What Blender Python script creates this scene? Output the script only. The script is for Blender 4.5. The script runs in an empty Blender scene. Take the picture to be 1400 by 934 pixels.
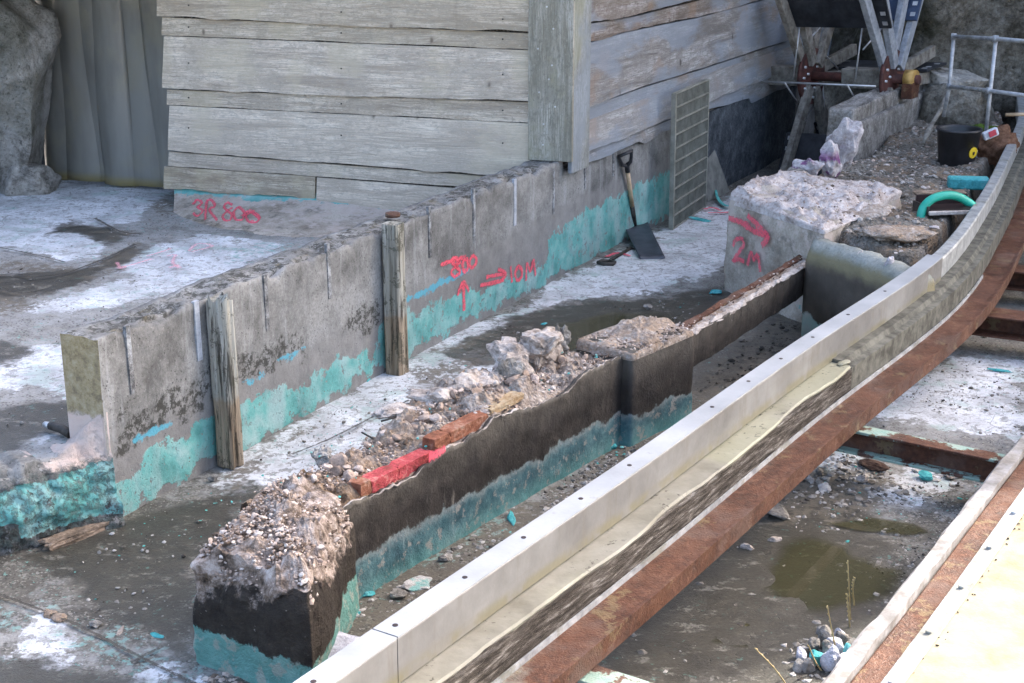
import bpy, bmesh, math, random
import numpy as np
from mathutils import Vector, Matrix, Euler
random.seed(7); RNG = np.random.default_rng(11)
SC = bpy.context.scene; COL = SC.collection
# ------------------------------------------------------------------ camera, sky, sun, exposure
F, CX, CY, TH, H = 2000.0, 700.0, 467.0, math.radians(17.67), 2.6
cam = bpy.data.cameras.new('camera'); cam_o = bpy.data.objects.new('camera', cam); COL.objects.link(cam_o)
cam.sensor_width = 36; cam.lens = F / 1400 * 36; cam.clip_end = 600; cam.clip_start = 0.05
cam_o.location = (0, 0, H); cam_o.rotation_euler = (math.pi / 2 - TH, 0, 0); SC.camera = cam_o
SUN_AZ = (0.79, 0.61); SUN_EL = math.radians(36)
w = bpy.data.worlds.new('World'); SC.world = w; w.use_nodes = True
wn = w.node_tree; bgn = wn.nodes['Background']; sky = wn.nodes.new('ShaderNodeTexSky')
sky.sky_type = 'NISHITA'; sky.sun_disc = False; sky.sun_elevation = SUN_EL
sky.sun_rotation = math.atan2(SUN_AZ[0], SUN_AZ[1]); sky.air_density = 0.8; sky.dust_density = 5.0; sky.ozone_density = 0.4
wn.links.new(sky.outputs[0], bgn.inputs[0]); bgn.inputs[1].default_value = 0.15
sl = bpy.data.lights.new('sun', 'SUN'); sl.energy = 2.0; sl.angle = math.radians(0.5); sl.color = (1, 0.94, 0.85)
so = bpy.data.objects.new('sun', sl); COL.objects.link(so)
sd = Vector((SUN_AZ[0] * math.cos(SUN_EL), SUN_AZ[1] * math.cos(SUN_EL), math.sin(SUN_EL)))
so.rotation_euler = sd.to_track_quat('Z', 'Y').to_euler()
vs = SC.view_settings; vs.view_transform = 'Standard'; vs.look = 'None'; vs.gamma = 1; vs.exposure = 2.5
try:
    SC.cycles.use_denoising = True; SC.cycles.max_bounces = 6; SC.cycles.diffuse_bounces = 3; SC.cycles.glossy_bounces = 2; SC.cycles.transmission_bounces = 3; SC.cycles.transparent_max_bounces = 6; SC.cycles.adaptive_threshold = .02
except Exception: pass
# ------------------------------------------------------------------ surveying helpers: the photo's sight lines met with known planes
def ray(px, py):
    x = (px - CX) / F; y = -(py - CY) / F; c, s = math.cos(TH), math.sin(TH)
    return np.array([x, c + y * s, -s + y * c])
O3 = np.array([0, 0, H])
def P(px, py, z=0.0):
    d = ray(px, py); return O3 + d * ((z - H) / d[2])
def PP(px, py, a, b):
    d = ray(px, py); n = np.array([b[1] - a[1], -(b[0] - a[0])]); return O3 + d * ((n @ np.array(a[:2])) / (n @ d[:2]))
def PY(px, py, Y):
    d = ray(px, py); return O3 + d * (Y / d[1])
# ------------------------------------------------------------------ numpy noise
def _h(i, j, k, s):
    n = (i * 374761393 + j * 668265263 + k * 2147483647 + s * 1274126177) & 0xFFFFFFFF
    n = ((n ^ (n >> 13)) * 1274126177) & 0xFFFFFFFF
    return ((n ^ (n >> 16)) & 0xFFFF) / 65535.0
def vnoise(p, s=0):
    p = np.asarray(p, float); i = np.floor(p).astype(np.int64); f = p - i; f = f * f * (3 - 2 * f); r = 0
    for a in (0, 1):
        for b in (0, 1):
            for c in (0, 1):
                wgt = (f[..., 0] if a else 1 - f[..., 0]) * (f[..., 1] if b else 1 - f[..., 1]) * (f[..., 2] if c else 1 - f[..., 2])
                r = r + wgt * _h(i[..., 0] + a, i[..., 1] + b, i[..., 2] + c, s)
    return r * 2 - 1
def _h1(i, j, k, s):
    n = (i * 374761393 + j * 668265263 + k * 2147483647 + s * 1274126177) & 0xFFFFFFFF
    n = ((n ^ (n >> 13)) * 1274126177) & 0xFFFFFFFF
    return ((n ^ (n >> 16)) & 0xFFFF) / 65535.0
def vnoise1(x, y, z, s):
    i, j, k = math.floor(x), math.floor(y), math.floor(z); a, b, c = x - i, y - j, z - k
    a = a * a * (3 - 2 * a); b = b * b * (3 - 2 * b); c = c * c * (3 - 2 * c)
    def row(jj, kk): return _h1(i, jj, kk, s) * (1 - a) + _h1(i + 1, jj, kk, s) * a
    return ((row(j, k) * (1 - b) + row(j + 1, k) * b) * (1 - c) + (row(j, k + 1) * (1 - b) + row(j + 1, k + 1) * b) * c) * 2 - 1
def fbm(p, scale=1.0, oct=4, s=0, gain=0.5):
    p = np.asarray(p, float)
    if p.size == 3:
        x, y, z = (float(v) * scale for v in p.ravel()); r = 0.0; a = 1.0
        for o in range(oct):
            r += a * vnoise1(x + o * 17.3, y + o * 17.3, z + o * 17.3, s + o); x *= 2.03; y *= 2.03; z *= 2.03; a *= gain
        return np.array([r])
    p = p * scale; r = 0; a = 1.0
    for o in range(oct):
        r = r + a * vnoise(p + o * 17.3, s + o); p = p * 2.03; a *= gain
    return r
def sdf(pts, poly):
    """signed distance (m) to a polygon, positive inside; pts (N,2)"""
    poly = np.asarray(poly, float); N = len(poly); x, y = pts[:, 0], pts[:, 1]
    d = np.full(len(pts), 1e9); ins = np.zeros(len(pts), bool)
    for i in range(N):
        a = poly[i]; b = poly[(i + 1) % N]; e = b - a; wv = pts - a
        t = np.clip((wv @ e) / max(e @ e, 1e-12), 0, 1); q = wv - t[:, None] * e
        d = np.minimum(d, np.hypot(q[:, 0], q[:, 1]))
        c = ((a[1] <= y) & (b[1] > y)) | ((b[1] <= y) & (a[1] > y))
        with np.errstate(divide='ignore', invalid='ignore'):
            xi = a[0] + (y - a[1]) * e[0] / (e[1] if abs(e[1]) > 1e-12 else 1e-12)
        ins ^= c & (x < xi)
    return np.where(ins, d, -d)
def sdfs(pts, polys):
    r = np.full(len(pts), -9.0)
    for p in polys: r = np.maximum(r, sdf(pts, p))
    return r
# ------------------------------------------------------------------ object helpers
def tag(o, label=None, cat=None, group=None, kind=None):
    if label: o['label'] = label
    if cat: o['category'] = cat
    if group: o['group'] = group
    if kind: o['kind'] = kind
    return o
def root(name, label, cat, loc, group=None):
    o = bpy.data.objects.new(name, None); COL.objects.link(o); o.location = tuple(float(v) for v in loc); o.empty_display_size = 0.1
    return tag(o, label, cat, group)
def wloc(o):
    v = Vector((0, 0, 0))
    while o: v = v + o.location; o = o.parent
    return v
def mobj(name, verts, faces, mat, parent=None, smooth=False, attrs=None, origin=None):
    """one mesh object from world coordinates; the origin goes to its own base unless it is a part"""
    v = np.asarray(verts, float).reshape(-1, 3)
    if origin is None:
        origin = np.array(wloc(parent)) if parent is not None else np.array([(v[:, 0].min() + v[:, 0].max()) / 2, (v[:, 1].min() + v[:, 1].max()) / 2, v[:, 2].min()])
    me = bpy.data.meshes.new(name); me.from_pydata((v - origin).tolist(), [], [list(map(int, f)) for f in faces]); me.update()
    if mat: me.materials.append(mat)
    if smooth: me.polygons.foreach_set('use_smooth', [True] * len(me.polygons))
    for k, a in (attrs or {}).items():
        at = me.attributes.new(k, 'FLOAT', 'POINT'); at.data.foreach_set('value', np.asarray(a, np.float32))
    o = bpy.data.objects.new(name, me); COL.objects.link(o)
    if parent is not None:
        o.parent = parent; o.location = Vector(tuple(origin)) - wloc(parent)
    else: o.location = tuple(origin)
    return o
def gridf(nu, nv, base=0, wrap=False):
    f = []
    for i in range(nu - (0 if wrap else 1)):
        for j in range(nv - 1):
            a = i * nv + j; b = ((i + 1) % nu) * nv + j; f.append((base + a, base + b, base + b + 1, base + a + 1))
    return f
def boxv(c, ax, ay, az):
    c, ax, ay, az = map(np.asarray, (c, ax, ay, az))
    return [c + sx * ax + sy * ay + sz * az for sz in (-1, 1) for sy in (-1, 1) for sx in (-1, 1)]
BF = [(0, 2, 3, 1), (4, 5, 7, 6), (0, 1, 5, 4), (2, 6, 7, 3), (0, 4, 6, 2), (1, 3, 7, 5)]
def obox(name, c, ax, ay, az, mat, parent=None, bev=0.0, seg=1):
    o = mobj(name, boxv(c, ax, ay, az), BF, mat, parent)
    if bev: bevel(o, bev, seg)
    return o
def bevel(o, wd, seg=2):
    bm = bmesh.new(); bm.from_mesh(o.data)
    bmesh.ops.bevel(bm, geom=bm.edges[:], offset=wd, segments=seg, affect='EDGES', profile=0.6); bm.to_mesh(o.data); bm.free(); return o
def tube(name, pts, rad, mat, parent=None, n=10, closed=False):
    pts = [np.asarray(p, float) for p in pts]; V = []; Fc = []; m = len(pts); up = None
    for i, p in enumerate(pts):
        t = pts[min(i + 1, m - 1)] - pts[max(i - 1, 0)]; t = t / np.linalg.norm(t)
        if up is None: up = np.array([0, 0, 1.0]) if abs(t[2]) < 0.9 else np.array([1.0, 0, 0])
        x = np.cross(t, up); x /= np.linalg.norm(x); y = np.cross(x, t); up = y
        r = rad[i] if hasattr(rad, '__len__') else rad
        for k in range(n):
            a = 2 * math.pi * k / n; V.append(p + r * (math.cos(a) * x + math.sin(a) * y))
    for i in range(m - 1):
        for k in range(n): Fc.append((i * n + k, i * n + (k + 1) % n, (i + 1) * n + (k + 1) % n, (i + 1) * n + k))
    Fc.append(tuple(range(n))[::-1]); Fc.append(tuple((m - 1) * n + k for k in range(n)))
    o = mobj(name, V, Fc, mat, parent, smooth=True); o.data.polygons[-1].use_smooth = False; o.data.polygons[-2].use_smooth = False
    return o
def disc(name, c, axis, r, th, mat, parent, n=20, r2=None):
    c = np.asarray(c, float); axis = np.asarray(axis, float); axis = axis / np.linalg.norm(axis)
    return tube(name, [c - axis * th / 2, c + axis * th / 2], [r, r2 if r2 else r], mat, parent, n)
def resample(path, step):
    path = np.asarray(path, float); d = np.r_[0, np.cumsum(np.linalg.norm(np.diff(path, axis=0), axis=1))]
    n = max(2, int(d[-1] / step) + 1); s = np.linspace(0, d[-1], n)
    return np.stack([np.interp(s, d, path[:, k]) for k in range(path.shape[1])], 1), s
def catmull(pts, k=12):
    pts = np.asarray(pts, float); out = []
    q = np.vstack([2 * pts[0] - pts[1], pts, 2 * pts[-1] - pts[-2]])
    for i in range(1, len(q) - 2):
        for t in np.linspace(0, 1, k, endpoint=False):
            a, b, c, d = q[i - 1], q[i], q[i + 1], q[i + 2]
            out.append(0.5 * (2 * b + (c - a) * t + (2 * a - 5 * b + 4 * c - d) * t * t + (3 * b - a - 3 * c + d) * t ** 3))
    out.append(pts[-1]); return np.array(out)
def sweep(name, path, prof, mat, parent=None, jit=None, smooth=False, zoff=None):
    """closed profile [(t,z)] carried along a plan path [(x,y)]; t is measured to the right of travel"""
    path = np.asarray(path, float); m = len(path); k = len(prof); V = []
    tg = np.gradient(path, axis=0); tg /= np.linalg.norm(tg, axis=1)[:, None]; nr = np.stack([tg[:, 1], -tg[:, 0]], 1)
    for i in range(m):
        for j, (t, z) in enumerate(prof):
            dt, dz = jit(i, j) if jit else (0, 0)
            p = path[i] + nr[i] * (t + dt); V.append((p[0], p[1], z + dz + (zoff[i] if zoff is not None else 0)))
    Fc = [(i * k + j, i * k + (j + 1) % k, (i + 1) * k + (j + 1) % k, (i + 1) * k + j) for i in range(m - 1) for j in range(k)]
    Fc += [tuple(range(k))[::-1], tuple((m - 1) * k + j for j in range(k))]
    return mobj(name, V, Fc, mat, parent, smooth)
_ICO = {}
def ico(sub):
    if sub not in _ICO:
        bm = bmesh.new(); bmesh.ops.create_icosphere(bm, subdivisions=sub, radius=1); bm.verts.ensure_lookup_table()
        _ICO[sub] = (np.array([v.co[:] for v in bm.verts]), [tuple(v.index for v in f.verts) for f in bm.faces]); bm.free()
    return _ICO[sub]
def rockv(c, r, seed, sub=2, rough=0.3, cuts=7, rot=None, freq=1.3):
    """angular broken lump: a sphere trimmed by random planes, then roughened"""
    v, f = ico(sub); v = v.copy(); rg = np.random.default_rng(seed)
    for _ in range(cuts):
        n = rg.normal(size=3); n /= np.linalg.norm(n); d = rg.uniform(0.5, 0.85); e = np.maximum(v @ n - d, 0); v -= e[:, None] * n
    v = v * (1 + rough * fbm(v + seed * 3.1, freq, 3, seed))[:, None]
    v = v * np.asarray(r)
    R = np.array((rot if rot is not None else Euler(rg.uniform(0, 6.3, 3).tolist()).to_matrix()))
    return v @ R.T + np.asarray(c), f
def rock(name, c, r, seed, mat, parent=None, sub=2, rough=0.3, cuts=7, rot=None, smooth=False, freq=1.3):
    v, f = rockv(c, r, seed, sub, rough, cuts, rot, freq); return mobj(name, v, f, mat, parent, smooth)
def gravel(name, pts, sizes, mat, parent=None, sub=1, flat=0.6, seed=0, kind='stuff', label=None, cat=None):
    rg = np.random.default_rng(seed); V = []; Fc = []; b = 0; tint = []
    for p, s in zip(pts, sizes):
        sd_ = int(rg.integers(1 << 20)); v, f = ico(sub); v = v.copy()
        for _ in range(4):
            n = rg.normal(size=3); n /= np.linalg.norm(n); e = np.maximum(v @ n - rg.uniform(.35, .8), 0); v -= e[:, None] * n
        R = np.array(Euler(rg.uniform(0, 6.3, 3).tolist()).to_matrix()); v = (v * np.array([1, rg.uniform(.6, 1), rg.uniform(.35, .9)])) @ R.T
        v = v * np.array([1, 1, flat]) * s + p; V.append(v); Fc += [tuple(i + b for i in q) for q in f]; b += len(v); tint += [rg.random()] * len(v)
    if not V: return None
    o = mobj(name, np.vstack(V), Fc, mat, parent, attrs={'tint': tint}); o['kind'] = kind
    return tag(o, label, cat)
def in_poly_pts(poly, n, rg):
    poly = np.asarray(poly); lo = poly.min(0); hi = poly.max(0); out = []
    while len(out) < n:
        q = rg.uniform(lo, hi, size=(n * 2, 2)); out += list(q[sdf(q, poly) > 0])
    return np.array(out[:n])
# ------------------------------------------------------------------ materials
class Mt:
    def __init__(s, name, rough=0.8, spec=0.3):
        s.m = bpy.data.materials.new(name); s.m.use_nodes = True; s.t = s.m.node_tree; s.b = s.t.nodes['Principled BSDF']
        s.b.inputs['Roughness'].default_value = rough; s.b.inputs['Specular IOR Level'].default_value = spec
        s.geo = s.n('ShaderNodeNewGeometry'); s.pos = s.geo.outputs['Position']; s.obj = s.n('ShaderNodeTexCoord').outputs['Object']
    def n(s, ty): return s.t.nodes.new(ty)
    def put(s, sock, v):
        if isinstance(v, bpy.types.NodeSocket): s.t.links.new(v, sock)
        elif v is not None:
            if sock.type == 'RGBA' and hasattr(v, '__len__') and len(v) == 3: v = (*v, 1)
            sock.default_value = v
    def noise(s, scale, det=5, rough=0.6, vec=None, dist=0.0):
        n = s.n('ShaderNodeTexNoise'); s.put(n.inputs['Vector'], vec or s.pos); n.inputs['Scale'].default_value = scale
        n.inputs['Detail'].default_value = min(det, 5.5); n.inputs['Roughness'].default_value = rough; n.inputs['Distortion'].default_value = dist; return s.ma('MULTIPLY_ADD', n.outputs['Fac'], 1.5, -.25, True)
    def vor(s, scale, vec=None, feat='F1', out='Distance', rnd=1.0, dim='3D'):
        n = s.n('ShaderNodeTexVoronoi'); n.feature = feat; n.voronoi_dimensions = dim; s.put(n.inputs['Vector'], vec or s.pos); n.inputs['Scale'].default_value = scale
        n.inputs['Randomness'].default_value = rnd; return n.outputs[out]
    def map(s, vec, scale=(1, 1, 1), rot=(0, 0, 0), loc=(0, 0, 0)):
        n = s.n('ShaderNodeMapping'); s.put(n.inputs[0], vec); n.inputs['Scale'].default_value = scale; n.inputs['Rotation'].default_value = rot; n.inputs['Location'].default_value = loc; return n.outputs[0]
    def ma(s, op, a, b=None, c=None, clamp=False):
        n = s.n('ShaderNodeMath'); n.operation = op; n.use_clamp = clamp; s.put(n.inputs[0], a)
        if b is not None: s.put(n.inputs[1], b)
        if c is not None: s.put(n.inputs[2], c)
        return n.outputs[0]
    def ss(s, v, lo, hi, a=0.0, b=1.0):
        n = s.n('ShaderNodeMapRange'); n.interpolation_type = 'SMOOTHSTEP'; s.put(n.inputs[0], v); s.put(n.inputs[1], lo); s.put(n.inputs[2], hi); s.put(n.inputs[3], a); s.put(n.inputs[4], b); return n.outputs[0]
    def mix(s, f, a, b, mode='MIX'):
        n = s.n('ShaderNodeMix'); n.data_type = 'RGBA'; n.blend_type = mode; s.put(n.inputs[0], f); s.put(n.inputs[6], a); s.put(n.inputs[7], b); return n.outputs[2]
    def ramp(s, f, *st):
        n = s.n('ShaderNodeValToRGB'); e = n.color_ramp.elements; s.put(n.inputs[0], f)
        while len(e) < len(st): e.new(0.5)
        for q, (p, c) in zip(e, st): q.position = p; q.color = (*c, 1)
        return n.outputs[0]
    def attr(s, name): n = s.n('ShaderNodeAttribute'); n.attribute_name = name; return n.outputs['Fac']
    def xyz(s, v=None): n = s.n('ShaderNodeSeparateXYZ'); s.put(n.inputs[0], v or s.pos); return n.outputs
    def rnd(s): return s.n('ShaderNodeObjectInfo').outputs['Random']
    def bump(s, h, st=0.5, d=0.01, prev=None):
        n = s.n('ShaderNodeBump'); n.inputs['Strength'].default_value = st; n.inputs['Distance'].default_value = d; s.put(n.inputs['Height'], h)
        if prev: s.put(n.inputs['Normal'], prev)
        return n.outputs[0]
    def done(s, col=None, nrm=None, rough=None):
        s.put(s.b.inputs['Base Color'], col); s.put(s.b.inputs['Normal'], nrm); s.put(s.b.inputs['Roughness'], rough); return s.m
    def paintmask(s, val, amp=0.05, soft=0.006, scale=9, thr=0.0):
        """distance attribute or height broken up by noise into a flaking paint edge"""
        n1 = s.noise(scale, 8, 0.65); n2 = s.noise(scale * 9, 4, 0.7)
        v = s.ma('ADD', val, s.ma('MULTIPLY', s.ma('SUBTRACT', n1, 0.5), amp * 2.4)); v = s.ma('ADD', v, s.ma('MULTIPLY', s.ma('SUBTRACT', n2, 0.5), amp * 0.42))
        return s.ss(v, thr - soft, thr + soft)
def concrete(s, a=(.20, .19, .17), b=(.36, .345, .31), pits=True, streak=False):
    big = s.noise(1.7, 6, 0.62); med = s.noise(7, 8, 0.7); fine = s.noise(70, 5, 0.75)
    c = s.ramp(s.ma('ADD', s.ma('MULTIPLY', big, .55), s.ma('MULTIPLY', med, .45)), (.36, a), (.62, b))
    c = s.mix(s.ss(fine, .35, .75, 0.0, .35), c, tuple(v * .55 for v in a))
    h = s.ma('ADD', s.ma('MULTIPLY', med, .6), s.ma('MULTIPLY', fine, .35))
    if pits:
        v = s.vor(42); pm = s.ss(v, .10, .22, 1, 0); pm = s.ma('MULTIPLY', pm, s.ss(s.noise(5), .45, .62)); c = s.mix(s.ma('MULTIPLY', pm, .6), c, tuple(q * .35 for q in a)); h = s.ma('SUBTRACT', h, s.ma('MULTIPLY', pm, .5))
    if streak:
        st = s.noise(1, 6, 0.7, s.map(s.pos, (9, 9, .8))); c = s.mix(s.ss(st, .6, .9, 0, .4), c, tuple(q * .5 for q in a)); c = s.mix(s.ss(st, .46, .3, 0, .3), c, (.42, .43, .43))
    return c, h
TURQ = (.11, .35, .32)
def turq(s):
    return s.ramp(s.noise(6, 7, .65), (.22, (.075, .245, .225)), (.5, (.145, .385, .355)), (.8, (.33, .49, .465)))

def m_floor():
    s = Mt('worn_painted_concrete', .8, .35); c, h = concrete(s, (.052, .047, .038), (.165, .152, .128))
    sp = s.noise(70, 4, .72); c = s.mix(s.ss(sp, .64, .74, 0, .7), c, (.025, .022, .018)); c = s.mix(s.ss(sp, .30, .22, 0, .55), c, (.30, .285, .25))
    lb = s.ramp(s.ma('ADD', s.ma('MULTIPLY', s.noise(2.2, 6, .62), .55), s.ma('MULTIPLY', s.noise(13, 6, .7), .45)), (.28, (.17, .16, .145)), (.5, (.29, .285, .275)), (.72, (.40, .40, .395))); c = s.mix(s.attr('base'), c, lb)
    grit = s.vor(120, out='Color'); sv = s.n('ShaderNodeSeparateColor'); s.put(sv.inputs[0], grit)
    c = s.mix(s.ss(sv.outputs[0], .86, .9, 0, .5), c, (.34, .32, .28)); c = s.mix(s.ss(sv.outputs[1], .88, .92, 0, .7), c, (.03, .03, .025))
    c = s.mix(s.ma('MULTIPLY', s.ss(s.noise(9, 9, .75, s.map(s.pos, (1, 1, 1), loc=(2, 6, 0))), .62, .74), .55), c, (.34, .32, .28)); c = s.mix(s.ma('MULTIPLY', s.ss(s.noise(1.1, 6, .65, s.map(s.pos, loc=(8, 2, 0))), .5, .75), .4), c, (.085, .076, .062))
    hz = s.paintmask(s.ma('ADD', s.attr('white'), .16), .30, .12, 3); c = s.mix(s.ma('MULTIPLY', hz, s.ss(s.noise(13, 9, .78), .40, .62, .05, .6)), c, s.mix(s.noise(7, 6), (.24, .235, .22), (.42, .42, .41)))
    wm = s.paintmask(s.attr('white'), .15, .02, 6)
    chip = s.ss(s.noise(16, 9, .75), .55, .60, 1, .25); wm = s.ma('MULTIPLY', wm, chip)
    wc = s.ramp(s.noise(4, 9, .7), (.25, (.36, .36, .365)), (.5, (.58, .59, .605)), (.75, (.74, .75, .765)))
    wc = s.mix(s.ss(s.noise(38, 6, .7), .54, .68, 0, .5), wc, (.26, .25, .23))
    cr = s.vor(5.5, s.map(s.pos, (1, 1, 0)), 'DISTANCE_TO_EDGE'); crm = s.ma('MULTIPLY', s.ss(cr, .006, .016, 1, 0), s.ss(s.noise(2.2), .52, .6))
    wc = s.mix(s.ma('MULTIPLY', crm, .6), wc, (.15, .14, .13)); c = s.mix(wm, c, wc)
    gm = s.ma('MULTIPLY', s.ss(s.noise(3.1, 8, .7, s.map(s.pos, loc=(7, 3, 0))), .56, .66), .45); c = s.mix(s.ma('MULTIPLY', gm, wm), c, (.30, .42, .37))
    tm = s.paintmask(s.attr('turq'), .16, .02, 9); c = s.mix(s.ma('MULTIPLY', tm, s.ss(s.noise(24, 7), .5, .6, 0, .75)), c, s.mix(.45, turq(s), (.26, .28, .25)))
    spk = s.ma('MULTIPLY', s.ss(s.noise(31, 6, .7, s.map(s.pos, loc=(3, 9, 0))), .66, .7), s.ss(s.noise(2.3, 3, .5, s.map(s.pos, loc=(3, 1, 0))), .46, .6)); c = s.mix(s.ma('MULTIPLY', spk, .75), c, (.16, .36, .31))
    wet = s.paintmask(s.attr('wet'), .14, .05, 4); c = s.mix(s.ma('MULTIPLY', wet, .9), c, s.mix(s.noise(9, 6), (.062, .056, .042), (.028, .025, .02)))
    sc = s.ma('MULTIPLY', s.ss(s.noise(7, 6, .75, s.map(s.pos, (1, 1.7, 1), loc=(1, 5, 0))), .58, .70), s.ss(s.noise(48, 4, .75), .38, .55)); c = s.mix(s.ma('MULTIPLY', sc, .6), c, (.24, .225, .19)); tq2 = s.ma('MULTIPLY', s.ss(s.noise(11, 5, .7, s.map(s.pos, loc=(9, 4, 0))), .66, .74), s.ss(s.noise(40, 4), .5, .6)); c = s.mix(s.ma('MULTIPLY', tq2, .6), c, (.10, .22, .19)); bk = s.ss(s.noise(55, 4, .75, s.map(s.pos, loc=(2, 2, 5))), .70, .78); c = s.mix(s.ma('MULTIPLY', bk, .7), c, (.018, .016, .013))
    dm = s.paintmask(s.attr('dirt'), .16, .04, 6); dm = s.ma('MULTIPLY', dm, s.ss(s.noise(20, 8, .75), .38, .5)); c = s.mix(s.ma('MULTIPLY', dm, .85), c, s.mix(s.noise(14, 6), (.17, .145, .11), (.07, .062, .05)))
    r = s.ma('SUBTRACT', .86, s.ma('MULTIPLY', wet, .38)); return s.done(c, s.bump(h, .55, .012), r)
def m_wall():
    s = Mt('grey_cast_concrete', .85, .25); c, h = concrete(s, (.125, .122, .115), (.305, .30, .285), True, True)
    sp = s.noise(85, 4, .7); c = s.mix(s.ss(sp, .66, .76, 0, .75), c, (.05, .048, .042)); c = s.mix(s.ss(sp, .30, .22, 0, .5), c, (.46, .455, .44)); lo = s.attr('low'); c = s.mix(s.ma('MULTIPLY', s.paintmask(lo, .07, .03), .7), c, s.mix(s.noise(11, 7), (.15, .145, .14), (.30, .29, .27)))
    lm = s.paintmask(s.attr('lichen'), .12, .03, 12); lm = s.ma('MULTIPLY', lm, s.ss(s.noise(26, 8, .8), .42, .55)); c = s.mix(s.ma('MULTIPLY', lm, .88), c, (.035, .034, .028))
    ym = s.paintmask(s.attr('moss'), .06, .04, 10); c = s.mix(s.ma('MULTIPLY', ym, .75), c, s.ramp(s.noise(26, 8, .75), (.25, (.16, .115, .05)), (.5, (.36, .275, .125)), (.75, (.46, .385, .24))))
    pm = s.paintmask(s.attr('pink'), .05, .012, 8); c = s.mix(pm, c, s.mix(s.noise(12, 6), (.60, .44, .37), (.56, .50, .45)))
    tm = s.paintmask(s.attr('turq'), .085, .008, 7); tm = s.ma('MULTIPLY', tm, s.ss(s.noise(15, 9, .78), .63, .68, 1, .08)); tc = turq(s)
    tc = s.mix(s.ss(s.noise(1, 5, .6, s.map(s.pos, (5, 5, 1.6))), .45, .75, 0, .65), tc, (.34, .45, .44)); tc = s.mix(s.ss(s.noise(4.2, 6, .7, s.map(s.pos, loc=(6, 2, 8))), .60, .72, 0, .6), tc, (.25, .33, .32)); tc = s.mix(s.ss(s.noise(60, 4, .7), .66, .74, 0, .7), tc, (.10, .12, .11)); c = s.mix(tm, c, tc)
    bm_ = s.paintmask(s.attr('blue'), .03, .006, 14); c = s.mix(s.ma('MULTIPLY', bm_, .85), c, (.09, .36, .46))
    rf = s.ma('MULTIPLY', s.attr('rough'), s.ss(s.noise(34, 6, .8), .46, .60)); c = s.mix(s.ma('MULTIPLY', rf, .62), c, s.mix(s.noise(60), (.04, .075, .065), (.20, .22, .20))); h = s.ma('SUBTRACT', h, rf)
    h = s.ma('ADD', h, s.ma('MULTIPLY', tm, .25)); return s.done(c, s.bump(h, .7, .012))
def m_tan():
    s = Mt('tan_rendered_concrete', .9, .2); c, h = concrete(s, (.28, .235, .185), (.54, .48, .405)); c = s.mix(s.ma('MULTIPLY', s.ss(s.noise(6, 8, .72, s.map(s.pos, loc=(4, 1, 5))), .55, .7), .7), c, (.17, .155, .13)); c = s.mix(s.ma('MULTIPLY', s.paintmask(s.attr('pink'), .08, .02, 8), .8), c, s.mix(s.noise(15, 7, .7), (.42, .33, .27), (.60, .53, .48)))
    tm = s.paintmask(s.attr('turq'), .09, .01, 8); c = s.mix(s.ma('MULTIPLY', tm, s.ss(s.noise(18, 8, .75), .3, .42)), c, turq(s)); lm = s.paintmask(s.attr('lichen'), .09, .03, 10); c = s.mix(s.ma('MULTIPLY', lm, .75), c, (.09, .085, .06)); return s.done(c, s.bump(h, .8, .014))
def m_dark(band=.17, name='tarred_render'):
    s = Mt(name, .72, .4); z = s.xyz()[2]
    c = s.ramp(s.ma('ADD', s.ma('MULTIPLY', s.noise(2.5, 6), .5), s.ma('MULTIPLY', s.noise(11, 8, .7), .5)), (.3, (.011, .009, .008)), (.6, (.032, .026, .022)), (.82, (.085, .07, .057)))
    up = s.ss(z, .26, .44); c = s.mix(s.ma('MULTIPLY', up, .6), c, s.ramp(s.noise(8, 7), (.3, (.06, .051, .04)), (.7, (.15, .132, .105))))
    st = s.noise(1, 7, .75, s.map(s.pos, (22, 22, 3.2))); c = s.mix(s.ma('MULTIPLY', s.ss(st, .62, .8), s.ss(s.noise(2.1, 4, .5, s.map(s.pos, loc=(3, 5, 1))), .55, .7, .1, .7)), c, (.20, .18, .15))
    fl = s.ma('MULTIPLY', s.ss(s.noise(34, 6, .7), .76, .80), s.ss(s.noise(3), .5, .7)); c = s.mix(s.ma('MULTIPLY', fl, .7), c, (.42, .39, .35))
    zz = s.ma('SUBTRACT', band, z); tm = s.paintmask(zz, .045, .008, 6)
    bc = s.ramp(s.ma('ADD', s.ma('MULTIPLY', s.noise(5, 6), .5), s.ma('MULTIPLY', s.noise(26, 6, .7), .5)), (.25, (.02, .055, .07)), (.5, (.05, .125, .145)), (.75, (.14, .25, .255)))
    bc = s.mix(s.ss(z, .10, .0, 0, .45), bc, turq(s)); bc = s.mix(s.ss(st, .62, .85, 0, .4), bc, (.30, .37, .37)); bc = s.mix(s.ss(s.noise(17, 8, .75), .59, .64, 0, .75), bc, (.30, .28, .25))
    eg = s.ma('MULTIPLY', tm, s.ss(s.paintmask(zz, .035, .05, 6, .015), 0, .9, 1, 0)); c = s.mix(tm, c, bc); c = s.mix(s.ma('MULTIPLY', eg, .55), c, (.42, .42, .39))
    h = s.ma('ADD', s.noise(9, 8, .7), s.ma('MULTIPLY', s.noise(80, 4, .7), .4)); return s.done(c, s.bump(h, .6, .012), s.ss(s.noise(7), .3, .7, .5, .85))
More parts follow.
